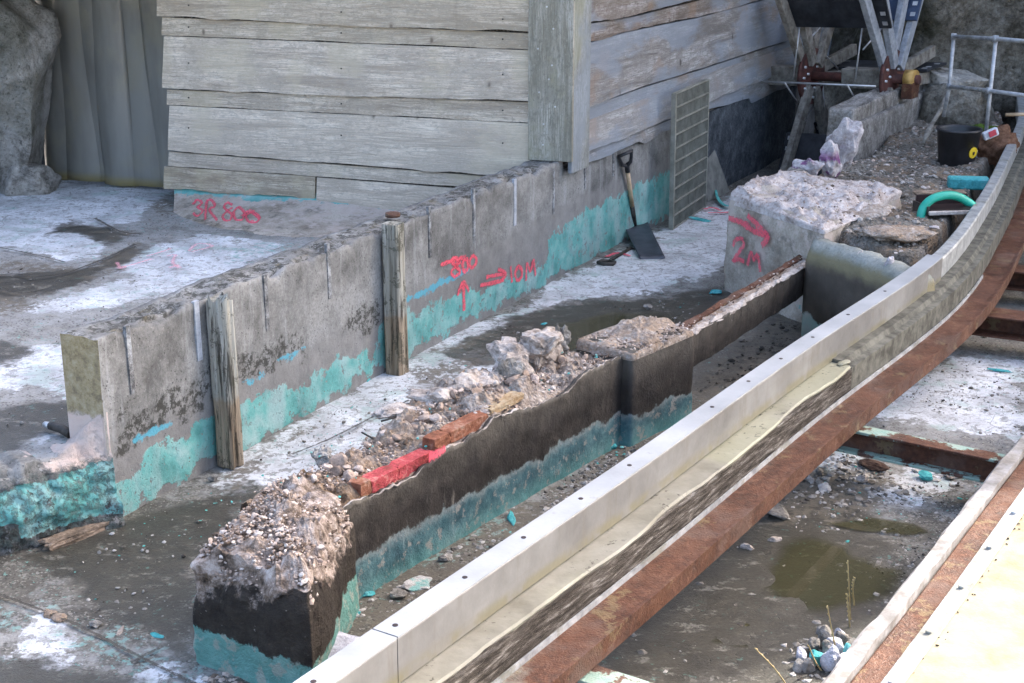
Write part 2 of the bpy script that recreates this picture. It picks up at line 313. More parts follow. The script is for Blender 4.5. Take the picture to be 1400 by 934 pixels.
def m_blockend():
    s = Mt('broken_tarred_block', .85, .25); z = s.xyz()[2]
    c = s.ramp(s.ma('ADD', s.ma('MULTIPLY', s.noise(3, 6), .5), s.ma('MULTIPLY', s.noise(20, 8, .7), .5)), (.3, (.016, .012, .010)), (.65, (.055, .045, .036)))
    ex = s.paintmask(s.attr('broken'), .07, .015, 8); fr = s.ramp(s.noise(17, 9, .75), (.22, (.035, .026, .02)), (.42, (.20, .15, .115)), (.6, (.44, .36, .31)), (.78, (.60, .53, .48)))
    fl = s.ma('MULTIPLY', s.ss(s.noise(18, 8, .75), .72, .76), .7); c = s.mix(fl, c, (.40, .36, .32)); c = s.mix(ex, c, fr)
    zz = s.ma('SUBTRACT', .145, z); tm = s.paintmask(zz, .04, .006, 9); tc = s.mix(s.ss(s.noise(13, 7), .55, .62), turq(s), (.45, .42, .37)); tc = s.mix(.5, tc, (.16, .30, .25)); c = s.mix(tm, c, tc)
    h = s.ma('ADD', s.noise(18, 9, .75), s.ma('MULTIPLY', s.noise(90, 4, .7), .4)); return s.done(c, s.bump(h, .9, .02))
def m_rubble(name='crushed_concrete', tone=1.0, a=(.17, .125, .095), b=(.40, .33, .275), cc=(.57, .505, .455)):
    s = Mt(name, .9, .2); q = lambda t: tuple(v * tone for v in t)
    v = s.ma('ADD', s.ma('MULTIPLY', s.noise(4, 5), .4), s.ma('MULTIPLY', s.noise(38, 8, .75), .6))
    c = s.ramp(v, (.32, q(a)), (.5, q(b)), (.66, q(cc))); c = s.mix(s.ma('MULTIPLY', s.ss(s.noise(3.2, 6, .65, s.map(s.pos, loc=(5, 1, 2))), .48, .62), .55), c, q((.34, .235, .15)))
    c = s.mix(s.ma('MULTIPLY', s.ss(s.noise(46, 3), .78, .82), .6), c, (.12, .40, .36)); c = s.mix(s.ma('MULTIPLY', s.attr('earth'), s.ss(s.noise(9, 6, .7), .3, .55, .5, 1)), c, s.ramp(s.noise(22, 6, .75), (.25, (.10, .06, .035)), (.5, (.27, .175, .105)), (.75, (.40, .30, .21))))
    return s.done(c, s.bump(s.ma('ADD', s.noise(30, 9, .8), s.ma('MULTIPLY', s.vor(55), .8)), 1.0, .016))
def m_stone(name, cols):
    s = Mt(name, .88, .25); t = s.ma('ADD', s.attr('tint'), s.ma('MULTIPLY', s.ma('SUBTRACT', s.noise(28, 5), .5), .35)); st = [(i / max(1, len(cols) - 1) * .9 + .05, c) for i, c in enumerate(cols)]
    c = s.ramp(t, *st); c = s.mix(s.ss(s.noise(90, 4), .45, .7, 0, .4), c, (.09, .08, .07)); return s.done(c, s.bump(s.noise(60, 6, .7), .6, .006))
def m_chunk(name, a, b, d, green=0.0):
    s = Mt(name, .9, .2); c = s.ramp(s.ma('ADD', s.ma('MULTIPLY', s.noise(8, 6), .5), s.ma('MULTIPLY', s.noise(45, 7, .75), .5)), (.33, a), (.5, b), (.66, d))
    if green: c = s.mix(s.ma('MULTIPLY', s.ss(s.noise(6, 6, .6, s.map(s.pos, loc=(2, 2, 2))), .5, .6), green), c, (.16, .40, .36))
    return s.done(c, s.bump(s.ma('ADD', s.noise(25, 9, .8), s.ma('MULTIPLY', s.noise(120, 3), .3)), .8, .012))
def m_wood(name, ang, dark, mid, light, stain=(.2, .17, .12), sky_tint=0.0, vert=False):
    """weathered sawn boards; grain follows the board direction ang in plan"""
    s = Mt(name, .82, .25); v = s.map(s.pos, rot=(0, math.pi / 2, 0)) if vert else s.map(s.pos, rot=(0, 0, -ang)); off = s.n('ShaderNodeVectorMath'); off.operation = 'ADD'; s.put(off.inputs[0], v)
    cb = s.n('ShaderNodeCombineXYZ'); s.put(cb.inputs[0], s.ma('MULTIPLY', s.rnd(), 37.0)); s.put(cb.inputs[2], s.ma('MULTIPLY', s.rnd(), 11.0)); s.put(off.inputs[1], cb.outputs[0]); v = off.outputs[0]
    wv = s.map(v, (.8, .8, 7)); g = s.noise(1.6, 7, .6, wv, 1.1); ring = s.ma('SINE', s.ma('MULTIPLY', g, 55.0)); fib = s.noise(1, 6, .7, s.map(v, (5, 5, 190)))
    c = s.ramp(g, (.3, dark), (.5, mid), (.68, light)); c = s.mix(s.ss(ring, .2, 1.0, 0, .32), c, tuple(q * .6 for q in dark)); c = s.mix(s.ss(fib, .44, .68, 0, .72), c, tuple(q * .42 for q in dark))
    blot = s.noise(3.2, 9, .75); c = s.mix(s.ss(blot, .46, .68, 0, .7), c, tuple(q * .52 for q in mid)); mild = s.noise(38, 7, .75, s.map(v, (.5, .5, 1))); c = s.mix(s.ss(mild, .54, .66, 0, .62), c, tuple(q * .36 for q in mid)); gr = s.noise(130, 3, .7, s.map(v, (.35, .35, 1))); c = s.mix(s.ss(gr, .60, .72, 0, .6), c, tuple(q * .3 for q in mid)); c = s.mix(s.ss(gr, .34, .22, 0, .5), c, light)
    c = s.mix(s.ss(s.noise(2.0, 6, .6, s.map(v, loc=(9, 0, 3))), .53, .68, 0, .5), c, stain); c = s.mix(s.ma('MULTIPLY', s.rnd(), .38), c, light); c = s.mix(s.ss(s.rnd(), .55, .45, 0, .22), c, stain)
    if sky_tint: c = s.mix(s.ss(s.noise(1.3, 5, .6, s.map(v, (.7, .7, 2.2), loc=(4, 4, 4))), .42, .6, 0, sky_tint), c, (.235, .275, .325))  # blue sky light on the side faces mixed into the board colour
    vx = s.xyz(v); cv = s.n('ShaderNodeCombineXYZ'); s.put(cv.inputs[0], s.ma('MULTIPLY', vx[0], 1.0)); s.put(cv.inputs[1], s.ma('MULTIPLY', vx[2], .62)); kn = s.vor(3.4, cv.outputs[0], dim='2D'); kc = s.n('ShaderNodeSeparateColor'); s.put(kc.inputs[0], s.vor(3.4, cv.outputs[0], out='Color', dim='2D')); kn = s.ma('ADD', s.ma('ADD', kn, s.ss(kc.outputs[0], .30, .31, 0, 1)), s.ma('MULTIPLY', kc.outputs[1], .035)); kn = s.ma('ADD', kn, s.ma('MULTIPLY', s.ma('SUBTRACT', s.noise(30, 3), .5), .03)); km = s.ss(kn, .03, .075, 1, 0); c = s.mix(s.ma('MULTIPLY', s.ss(kn, .05, .12, 1, 0), .25), c, tuple(q * .8 for q in dark)); c = s.mix(s.ma('MULTIPLY', km, .7), c, tuple(q * .4 for q in dark))
    dk = s.noise(1, 6, .7, s.map(s.pos, (7, 7, .8))); c = s.mix(s.ss(dk, .68, .95, 0, .3), c, tuple(q * .6 for q in dark))
    h = s.ma('ADD', s.ma('MULTIPLY', fib, .8), s.ma('ADD', s.ma('MULTIPLY', ring, .12), s.ma('MULTIPLY', mild, .5))); return s.done(c, s.bump(h, .75, .006))
def m_post():
    s = Mt('split_timber_post', .85, .25); z = s.xyz()[2]; v = s.map(s.pos, (1, 1, .06)); g = s.noise(55, 7, .7, v); g2 = s.noise(16, 6, .6, v)
    c = s.ramp(g2, (.22, (.19, .175, .135)), (.5, (.38, .36, .30)), (.75, (.54, .52, .46))); lw = s.ramp(g2, (.22, (.19, .135, .085)), (.55, (.36, .285, .20)), (.8, (.46, .40, .31)))
    c = s.mix(s.paintmask(s.ma('SUBTRACT', .34, z), .05, .02, 8), c, lw); c = s.mix(s.ss(g, .52, .66, 0, .85), c, (.028, .024, .018)); c = s.mix(s.ss(s.noise(8, 8, .8), .58, .63, 0, .6), c, (.06, .06, .04))
    return s.done(c, s.bump(s.ma('ADD', g, s.ma('MULTIPLY', g2, .6)), 1.0, .012))
def m_darktimber():
    s = Mt('rotten_dark_timber', .85, .2); v = s.map(s.pos, rot=(0, 0, -math.radians(57))); f = s.noise(1, 8, .75, s.map(v, (7, 60, 60))); f2 = s.noise(1, 6, .7, s.map(v, (2, 18, 18)))
    c = s.ramp(f, (.34, (.03, .025, .02)), (.5, (.085, .072, .06)), (.64, (.19, .17, .15)), (.76, (.38, .36, .33))); c = s.mix(s.ss(f2, .45, .65, 0, .6), c, (.05, .04, .032)); return s.done(c, s.bump(f, 1.0, .012))
def m_cream():
    s = Mt('peeling_cream_paint', .6, .35); c = s.ramp(s.noise(3, 7, .65), (.25, (.14, .13, .10)), (.5, (.215, .203, .165)), (.75, (.285, .272, .23)))
    c = s.mix(s.ss(s.noise(1.3, 5, .5, s.map(s.pos, loc=(2, 2, 0))), .46, .62, 0, .4), c, (.33, .33, .21)); c = s.mix(s.ma('MULTIPLY', s.ss(s.noise(34, 6, .7), .63, .67), s.ss(s.noise(4), .4, .55)), c, (.06, .055, .04)); return s.done(c, s.bump(s.noise(20, 7), .25, .006))
def m_lit_top():  # blue-white sky light on the rail top, painted into the colour
    s = Mt('skylit_rail_top', .4, .4); c = s.ramp(s.noise(3, 6, .65), (.25, (.27, .28, .29)), (.55, (.34, .35, .36)), (.8, (.40, .41, .42))); c = s.mix(s.ss(s.noise(24, 6, .75), .64, .76, 0, .6), c, (.26, .25, .22)); return s.done(c, s.bump(s.noise(60, 4), .1, .003))
def m_white():
    s = Mt('grey_white_box_rail', .42, .4); v = s.map(s.pos, rot=(0, 0, -math.radians(57)))
    c = s.ramp(s.noise(2.2, 8, .65), (.25, (.145, .138, .130)), (.52, (.20, .193, .183)), (.75, (.255, .248, .236)))
    c = s.mix(s.ss(s.noise(1, 7, .7, s.map(v, (.8, 24, 24))), .5, .72, 0, .35), c, (.19, .172, .148)); k = s.noise(1, 6, .7, s.map(v, (13, 13, 1.4))); c = s.mix(s.ss(k, .52, .8, 0, .65), c, (.155, .138, .115))
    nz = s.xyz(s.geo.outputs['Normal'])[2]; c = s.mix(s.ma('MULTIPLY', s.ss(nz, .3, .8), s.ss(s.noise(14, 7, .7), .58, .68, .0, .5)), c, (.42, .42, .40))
    zz = s.xyz()[2]; c = s.mix(s.ma('MULTIPLY', s.ss(zz, .51, .475), s.ss(s.noise(6, 6), .4, .6, .2, .75)), c, (.17, .15, .085)); return s.done(c, s.bump(s.noise(60, 4, .6), .12, .003), s.ss(s.noise(9), .3, .7, .35, .55))
def m_galv(name='old_galvanised_steel', tint=(1, 1, 1)):
    s = Mt(name, .5, .5); q = lambda t: tuple(a * b for a, b in zip(t, tint)); c = s.ramp(s.noise(14, 7, .7), (.3, q((.24, .25, .26))), (.55, q((.40, .41, .42))), (.75, q((.52, .53, .54))))
    c = s.mix(s.ss(s.noise(5, 8, .7), .58, .66, 0, .55), c, (.20, .19, .13)); s.b.inputs['Metallic'].default_value = .35; return s.done(c, s.bump(s.noise(40, 5), .15, .003))
def m_rust(name='rusted_steel', wet=True, flake=0.0):
    s = Mt(name, .75, .35); c = s.ramp(s.ma('ADD', s.ma('MULTIPLY', s.noise(4, 7, .7), .55), s.ma('MULTIPLY', s.noise(32, 7, .7), .45)), (.22, (.028, .012, .008)), (.5, (.088, .034, .018)), (.68, (.13, .056, .031)), (.85, (.18, .11, .068)))
    c = s.mix(s.ss(s.noise(2.3, 7, .65, s.map(s.pos, loc=(3, 4, 1))), .55, .68, 0, .55), c, (.12, .075, .058)); m2 = s.ss(s.noise(7, 8, .75, s.map(s.pos, loc=(1, 7, 1))), .62, .68); c = s.mix(s.ma('MULTIPLY', m2, .5), c, (.20, .15, .075))
    if wet: g = s.paintmask(s.attr('grey'), .06, .03, 6); c = s.mix(s.ma('MULTIPLY', g, .8), c, s.mix(s.noise(6, 7), (.17, .18, .17), (.33, .32, .25)))
    if flake: f = s.ma('MULTIPLY', s.ss(s.noise(7, 8, .7, s.map(s.pos, loc=(5, 5, 5))), .47, .54), flake); c = s.mix(f, c, s.mix(s.noise(20, 5), (.20, .42, .35), (.42, .46, .38)))
    return s.done(c, s.bump(s.ma('ADD', s.noise(26, 8, .75), s.noise(110, 3)), .45, .006), s.ss(s.noise(6), .35, .65, .45, .85))
def m_simple(name, a, b, rough=.6, scale=8, spec=.4, bump=.2, met=0):
    s = Mt(name, rough, spec); s.b.inputs['Metallic'].default_value = met; c = s.ramp(s.noise(scale, 7, .68), (.33, a), (.67, b)); return s.done(c, s.bump(s.noise(scale * 6, 5, .7), bump, .004))
def m_rockwork(name='sprayed_rockwork', a=(.075, .066, .05), b=(.21, .19, .155), d=(.36, .34, .29)):
    s = Mt(name, .92, .15); v = s.ma('ADD', s.ma('MULTIPLY', s.noise(1.6, 6, .6), .5), s.ma('MULTIPLY', s.noise(14, 9, .78), .5)); c = s.ramp(v, (.34, a), (.5, b), (.64, d))
    hole = s.ss(s.noise(34, 6, .8), .60, .72); c = s.mix(s.ma('MULTIPLY', hole, .6), c, tuple(q * .45 for q in a)); c = s.mix(s.ma('MULTIPLY', s.ss(s.noise(.9, 4), .58, .7), .5), c, (.06, .065, .03))
    return s.done(c, s.bump(s.ma('SUBTRACT', s.noise(12, 9, .8), s.ma('MULTIPLY', hole, .35)), 1.0, .05))
def m_spray(name, col, al=.80):
    s = Mt(name, .7, .3); uv = s.xyz(s.n('ShaderNodeUVMap').outputs[0]); e = s.ma('ABSOLUTE', s.ma('SUBTRACT', uv[0], .5)); a = s.ss(s.ma('ADD', e, s.ma('MULTIPLY', s.ma('SUBTRACT', s.noise(38, 8, .75), .5), .75)), .22, .55, 1, 0)
    a = s.ma('MULTIPLY', a, s.ss(s.noise(60, 6, .8), .36, .5, .55, 1.0)); a = s.ma('MULTIPLY', a, al); s.put(s.b.inputs['Alpha'], a); return s.done(s.mix(s.noise(20), col, tuple(min(1, q * 1.25) for q in col)))
def m_curtain():
    s = Mt('yellowed_pvc', .28, .5); z = s.xyz()[2]; c = s.ramp(s.noise(1, 6, .6, s.map(s.pos, (3, 3, .7))), (.3, (.17, .165, .145)), (.7, (.31, .30, .265)))
    c = s.mix(s.ss(z, .44, .36), c, (.42, .34, .15)); c = s.mix(s.ss(s.noise(2.5, 6), .5, .7, 0, .4), c, (.34, .31, .22)); s.b.inputs['Transmission Weight'].default_value = .25; return s.done(c, s.bump(s.noise(5, 4), .1, .01))
def m_water():
    s = Mt('murky_water', .04, .5); s.b.inputs['IOR'].default_value = 1.33; s.put(s.b.inputs['Alpha'], s.ss(s.attr('depth'), 0.0, .06, .0, .7)); return s.done(s.mix(s.noise(3), (.045, .045, .022), (.075, .068, .035)), s.bump(s.noise(9, 3), .03, .004))
def m_plaster():
    s = Mt('white_purple_plaster', .9, .2); c = s.ramp(s.ma('ADD', s.ma('MULTIPLY', s.noise(8, 6), .5), s.ma('MULTIPLY', s.noise(40, 7, .75), .5)), (.25, (.22, .18, .17)), (.5, (.46, .42, .42)), (.72, (.66, .64, .65)))
    c = s.mix(s.ma('MULTIPLY', s.ss(s.noise(5, 5, .6, s.map(s.pos, loc=(3, 3, 1))), .52, .60), s.ss(s.xyz()[2], .80, .72)), c, (.20, .09, .19)); return s.done(c, s.bump(s.noise(22, 9, .8), .8, .015))
M = dict(tan=m_tan(), floor=m_floor(), wall=m_wall(), dark=m_dark(), pil=m_dark(.14, 'tarred_pilaster'), blockend=m_blockend(), rubble=m_rubble(), earth=m_rubble('dusty_rubble_soil', .8, (.09, .08, .065), (.23, .205, .17), (.40, .37, .33)),
    post=m_post(), dtim=m_darktimber(), cream=m_cream(), lit_top=m_lit_top(), white=m_white(), galv=m_galv(), rust=m_rust(), rustx=m_rust('flaking_painted_steel', False, .8), rustp=m_rust('plain_rusted_steel', False), rock=m_rockwork(), rock2=m_rockwork('pale_rockwork', (.20, .185, .16), (.48, .45, .40), (.66, .63, .58)),
    curtain=m_curtain(), water=m_water(), red=m_spray('red_spray_paint', (.74, .10, .14)), dirt=m_spray('dirty_joint', (.05, .044, .036), .85), pink=m_spray('faded_pink_spray', (.74, .34, .38), .5),
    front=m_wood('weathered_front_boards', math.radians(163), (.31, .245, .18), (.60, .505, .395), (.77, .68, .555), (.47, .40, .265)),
    side=m_wood('weathered_skylit_side_boards', math.radians(63), (.095, .08, .068), (.27, .25, .23), (.45, .445, .44), (.22, .135, .078), .65),  # darker and bluer than the front boards, partly light painted in
    trim=m_wood('trim_boards', math.radians(90), (.23, .21, .175), (.38, .355, .31), (.48, .455, .41), (.30, .29, .18), 0, True),
    edge=m_wood('pale_trim_edge', math.radians(63), (.19, .19, .19), (.29, .30, .31), (.38, .40, .42), (.26, .26, .17), .5, True),
    brick=m_chunk('red_clay_brick', (.15, .06, .035), (.27, .105, .06), (.40, .26, .19)), brickt=m_chunk('tan_broken_brick', (.20, .12, .06), (.36, .25, .14), (.44, .36, .25)), brickp=m_chunk('pink_sprayed_brick', (.22, .06, .045), (.44, .065, .075), (.50, .24, .20)),
    chunk=m_chunk('pale_concrete_lump', (.21, .17, .14), (.43, .37, .325), (.60, .55, .505)), chunkt=m_chunk('painted_concrete_lump', (.20, .18, .155), (.40, .37, .34), (.56, .54, .51), .8), chunkg=m_chunk('grey_concrete_lump', (.11, .10, .085), (.25, .23, .205), (.40, .38, .35)), chunkd=m_chunk('dark_lump', (.03, .018, .012), (.07, .04, .03), (.12, .08, .06)),
    plaster=m_plaster(), purple=m_simple('purple_paint', (.16, .04, .15), (.30, .10, .27), .7), lilac=m_chunk('lilac_plaster', (.32, .31, .35), (.50, .50, .55), (.62, .62, .66)),
    black=m_simple('black_plastic', (.012, .012, .014), (.028, .028, .032), .4, 6, .5, .1), blackw=m_simple('black_painted_board', (.014, .015, .018), (.04, .043, .05), .5, 6), skylit_black=m_simple('skylit_black_board', (.02, .035, .07), (.04, .065, .12), .5), yellow=m_simple('yellow_sticker', (.68, .46, .02), (.8, .56, .04), .5, 5, .4, 0), ink=m_simple('black_print', (.02, .01, .01), (.03, .015, .015), .5, 5, .4, 0),
    grey=m_simple('weathered_spoke_timber', (.12, .105, .085), (.27, .25, .215), .85, 14), greyb=m_simple('pale_blue_grey_timber', (.19, .205, .225), (.32, .34, .365), .85, 14), steel=m_simple('plain_steel', (.42, .42, .42), (.60, .60, .60), .4, 10, .5, .1, .6), blade=m_simple('blue_grey_shovel_steel', (.035, .042, .055), (.075, .085, .105), .45, 9, .5, .15, .3), handle=m_simple('pale_ash_wood', (.42, .28, .16), (.60, .44, .28), .6, 12), iron=m_simple('dark_iron', (.03, .028, .025), (.08, .07, .06), .6, 14, .4, .3, .4),
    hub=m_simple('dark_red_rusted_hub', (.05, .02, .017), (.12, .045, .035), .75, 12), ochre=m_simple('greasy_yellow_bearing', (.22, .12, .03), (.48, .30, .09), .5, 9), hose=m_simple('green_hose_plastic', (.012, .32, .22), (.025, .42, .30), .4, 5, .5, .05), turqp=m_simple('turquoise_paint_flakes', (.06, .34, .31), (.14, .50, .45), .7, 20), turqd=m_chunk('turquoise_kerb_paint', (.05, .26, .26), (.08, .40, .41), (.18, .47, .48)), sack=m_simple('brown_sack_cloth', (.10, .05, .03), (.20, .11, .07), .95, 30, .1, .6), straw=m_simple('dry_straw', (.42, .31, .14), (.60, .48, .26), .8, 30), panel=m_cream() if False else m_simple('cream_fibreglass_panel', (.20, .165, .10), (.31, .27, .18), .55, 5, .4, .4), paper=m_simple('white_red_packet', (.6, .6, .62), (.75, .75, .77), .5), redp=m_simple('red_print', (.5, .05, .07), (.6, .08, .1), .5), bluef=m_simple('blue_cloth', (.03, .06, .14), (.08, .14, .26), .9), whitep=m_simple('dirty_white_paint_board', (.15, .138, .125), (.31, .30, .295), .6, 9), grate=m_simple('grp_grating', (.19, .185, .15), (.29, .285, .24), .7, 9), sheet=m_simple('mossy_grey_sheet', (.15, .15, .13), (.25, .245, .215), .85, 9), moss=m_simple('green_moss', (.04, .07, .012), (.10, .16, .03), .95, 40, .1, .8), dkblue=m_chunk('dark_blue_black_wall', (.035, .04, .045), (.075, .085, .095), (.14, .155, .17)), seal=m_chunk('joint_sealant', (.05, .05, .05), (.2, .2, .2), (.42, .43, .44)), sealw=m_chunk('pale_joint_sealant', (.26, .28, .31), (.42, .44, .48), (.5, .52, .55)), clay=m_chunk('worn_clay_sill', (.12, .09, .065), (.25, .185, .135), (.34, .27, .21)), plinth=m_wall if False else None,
    s_grey=m_stone('mixed_grey_gravel', [(.07, .06, .05), (.20, .18, .155), (.32, .30, .27), (.50, .47, .44)]), s_pink=m_stone('pinkish_rubble_stones', [(.10, .07, .05), (.32, .235, .18), (.45, .35, .285), (.53, .425, .36), (.64, .56, .50)]), s_tan=m_stone('dusty_tan_stones', [(.10, .085, .07), (.19, .165, .135), (.26, .23, .195), (.42, .385, .345)]), s_turq=m_stone('turquoise_flakes', [(.05, .30, .27), (.10, .45, .40), (.22, .55, .50)]), s_dark=m_stone('dark_wet_grit', [(.02, .018, .015), (.06, .052, .043), (.13, .115, .10)]))
# ------------------------------------------------------------------ survey lines of the place
WO = P(155, 712)[:2]; _e = P(915, 297)[:2]; U = (_e - WO) / np.linalg.norm(_e - WO); NR = np.array([U[1], -U[0]]); U3 = np.array([*U, 0]); N3 = np.array([*NR, 0]); Z3 = np.array([0, 0, 1.0])
def W(s, t, z): q = WO + U * s + NR * t; return np.array([q[0], q[1], z])
WB = WO + U * 10
def wall_sz(px, py): p = PP(px, py, WO, WB); return ((p[:2] - WO) @ U, p[2])
ZL = 0.33
# ------------------------------------------------------------------ ground
g = 220.0
ground = tag(mobj('ground', [(-g, -g, -.35), (g, -g, -.35), (g, g, -.35), (-g, g, -.35)], [(0, 1, 2, 3)], m_simple('pale_concrete_paving', (.36, .34, .30), (.48, .455, .41), .9, 2)), kind='structure')  # unseen paving made pale to bounce sunlight onto the front faces
def polys(z, *lst): return [[P(x, y, z)[:2] for x, y in l] for l in lst]
def make_channel_floor():
    nx, ny = 330, 360; xs = np.linspace(-4.2, 7.5, nx); ys = np.linspace(1.5, 15.5, ny); X, Y = np.meshgrid(xs, ys, indexing='ij'); p2 = np.stack([X.ravel(), Y.ravel()], 1)
    white = sdfs(p2, polys(0, [(720, 425), (750, 385), (850, 350), (930, 300), (1000, 270), (1030, 330), (985, 372), (930, 385), (880, 402), (800, 405)],
        [(285, 655), (400, 580), (500, 522), (580, 478), (660, 478), (690, 500), (600, 560), (520, 610), (450, 660), (340, 676)], [(560, 470), (700, 425), (720, 432), (610, 480)],
        [(5, 872), (60, 848), (90, 862), (112, 898), (75, 912), (30, 897)], [(190, 930), (230, 912), (260, 940)],
        [(1150, 560), (1190, 505), (1290, 485), (1400, 490), (1400, 600), (1330, 592), (1240, 575)], [(1190, 660), (1260, 635), (1300, 660), (1250, 690), (1210, 692)], [(1090, 615), (1170, 610), (1190, 650), (1110, 660)], [(600, 700), (760, 650), (790, 640), (700, 690)]))
    wet = sdfs(p2, polys(0, [(600, 490), (700, 432), (800, 410), (900, 410), (985, 392), (1000, 405), (930, 460), (850, 480), (760, 480), (660, 500)], [(30, 760), (160, 715), (330, 660), (350, 680), (270, 760), (250, 900), (130, 830)],
        [(850, 820), (1000, 660), (1160, 640), (1200, 720), (1220, 850), (1100, 934), (760, 934)], [(940, 530), (1060, 430), (1160, 420), (1040, 520)], [(-60, 890), (60, 905), (200, 934), (-60, 990)]))
    tq = sdfs(p2, polys(0, [(0, 822), (60, 832), (40, 850), (-20, 860)], [(95, 880), (160, 862), (240, 900), (270, 934), (180, 910)], [(560, 760), (700, 700), (720, 712), (600, 780)]))
    dirt = sdfs(p2, polys(0, [(455, 850), (850, 612), (930, 600), (520, 880)], [(940, 500), (1120, 400), (1180, 420), (950, 560)], [(290, 650), (330, 640), (420, 585), (400, 600), (320, 660)], [(590, 480), (640, 470), (680, 450), (640, 480)], [(1000, 660), (1200, 640), (1230, 700), (1060, 720)], [(1180, 520), (1300, 480), (1290, 500), (1200, 540)], [(560, 500), (650, 490), (630, 520), (560, 530)]))
    p3 = np.stack([X.ravel(), Y.ravel(), 0 * X.ravel()], 1); z = .010 * fbm(p3, .9, 3, 3) + .003 * fbm(p3, 9, 2, 5)
    return tag(mobj('channel_floor', np.stack([X.ravel(), Y.ravel(), z], 1), gridf(nx, ny), M['floor'], smooth=True, attrs=dict(white=white, wet=wet, turq=tq, dirt=dirt, base=np.clip(.18 + 1.2 * np.maximum(white, sdfs(p2, polys(0, [(1100, 640), (1200, 470), (1420, 400), (1420, 640)], [(290, 660), (560, 480), (720, 425), (860, 345), (1010, 270), (1010, 390), (860, 410), (700, 470), (640, 500), (420, 650)]))), 0, .8))), kind='structure')
floor = make_channel_floor()
EDGE_D = np.array([-.766, -.642])
def make_raised_floor():
    nt, ns = 170, 260; V = []
    for t in np.linspace(-4.6, -.12, nt):
        s0 = 2.35 * t + .03; V += [WO + NR * t + U * s for s in s0 + (11.5 - s0) * np.linspace(0, 1, ns)]
    p2 = np.array(V)
    white = sdfs(p2, polys(ZL, [(-40, 260), (80, 235), (245, 258), (205, 285), (188, 300), (165, 308), (120, 310), (100, 300), (75, 315), (110, 318), (145, 332), (130, 352), (90, 358), (0, 338), (-60, 330)],
        [(155, 368), (180, 345), (270, 322), (330, 325), (390, 335), (330, 370), (205, 405)], [(15, 424), (150, 385), (250, 380), (290, 385), (150, 420), (60, 430)], [(-40, 510), (40, 478), (110, 470), (120, 545), (30, 530), (-40, 545)], [(40, 590), (90, 580), (110, 585), (60, 600)]))
    wet = sdfs(p2, polys(ZL, [(-40, 370), (50, 375), (140, 360), (200, 330), (190, 350), (130, 380), (80, 400), (-40, 420)], [(-40, 475), (0, 465), (45, 480), (10, 500), (-40, 500)], [(-40, 560), (100, 550), (110, 580), (0, 620), (-60, 640)], [(75, 318), (95, 308), (150, 310), (185, 325), (150, 335), (110, 318)]))
    dirt = sdfs(p2, polys(ZL, [(200, 280), (240, 262), (240, 290), (215, 290)], [(-40, 355), (90, 362), (100, 372), (0, 368)], [(130, 360), (190, 330), (200, 340), (130, 385)], [(90, 305), (120, 312), (185, 320), (150, 330)], [(-40, 395), (40, 400), (60, 420), (-20, 440)]))
    tq = sdfs(p2, polys(ZL, [(300, 340), (390, 328), (400, 340), (320, 360)], [(30, 625), (90, 605), (110, 600), (60, 625)])) - .02
    p3 = np.column_stack([p2, 0 * p2[:, 0]]); z = ZL + .008 * fbm(p3, 1.1, 3, 8) + .003 * fbm(p3, 9, 2, 6)
    e = np.minimum(1, np.arange(ns) / 2.0); z = z - np.tile(.03 * (1 - e), nt)
    o = tag(mobj('raised_floor', np.column_stack([p2, z]), gridf(nt, ns), M['floor'], smooth=True, attrs=dict(white=white, wet=wet, turq=tq, dirt=dirt, base=np.full(len(p2), .82))), kind='structure')
    # rough hacked face of the slab
    nk, nz = 150, 26; V = []; at = dict(rough=[], turq=[], pink=[], low=[], lichen=[], moss=[], blue=[])
    for k in np.linspace(-.02, 3.2, nk):
        for j in range(nz + 6):
            zz = min(j / (nz - 1), 1) * (ZL + .0); back = max(0, j - nz + 1) * .028
            q = WO + EDGE_D * k - NR * 0; r = np.array([*q, zz]); bump = .030 * fbm(r[None], 6, 4, 4)[0] + .030 * abs(fbm(r[None], 21, 3, 9)[0])
            lip = .05 * (zz / ZL) ** 3; q = q + np.array([.642, -.766]) * (bump + .02 - lip) - np.array([.642, -.766]) * back
            rise = .13 * math.exp(-(k / .13) ** 2) * max(0, (zz / ZL)) if j >= nz - 1 else 0
            V.append((q[0], q[1], zz + (bump * 1.1 if j >= nz - 1 else 0) + rise * math.exp(-(back / .11) ** 2)))
            tv = .055 - max(0, .06 - zz) * 5 - max(0, zz - .25) * 3 - (.35 if (k > .42 and zz < .12) else 0)
            at['turq'].append(tv); at['rough'].append(1.0 if zz < ZL - .03 else .2); at['pink'].append(.07 - k * .28 - max(0, ZL - .03 - zz) * 1.6); at['low'].append(-.1); at['lichen'].append(.0 + (.03 if zz < .25 else -.06)); at['moss'].append(-1); at['blue'].append(-1)
    o2 = mobj('slab_edge', V, gridf(nk, nz + 6), M['wall'], o, smooth=True, attrs=at); return o
raised = make_raised_floor()
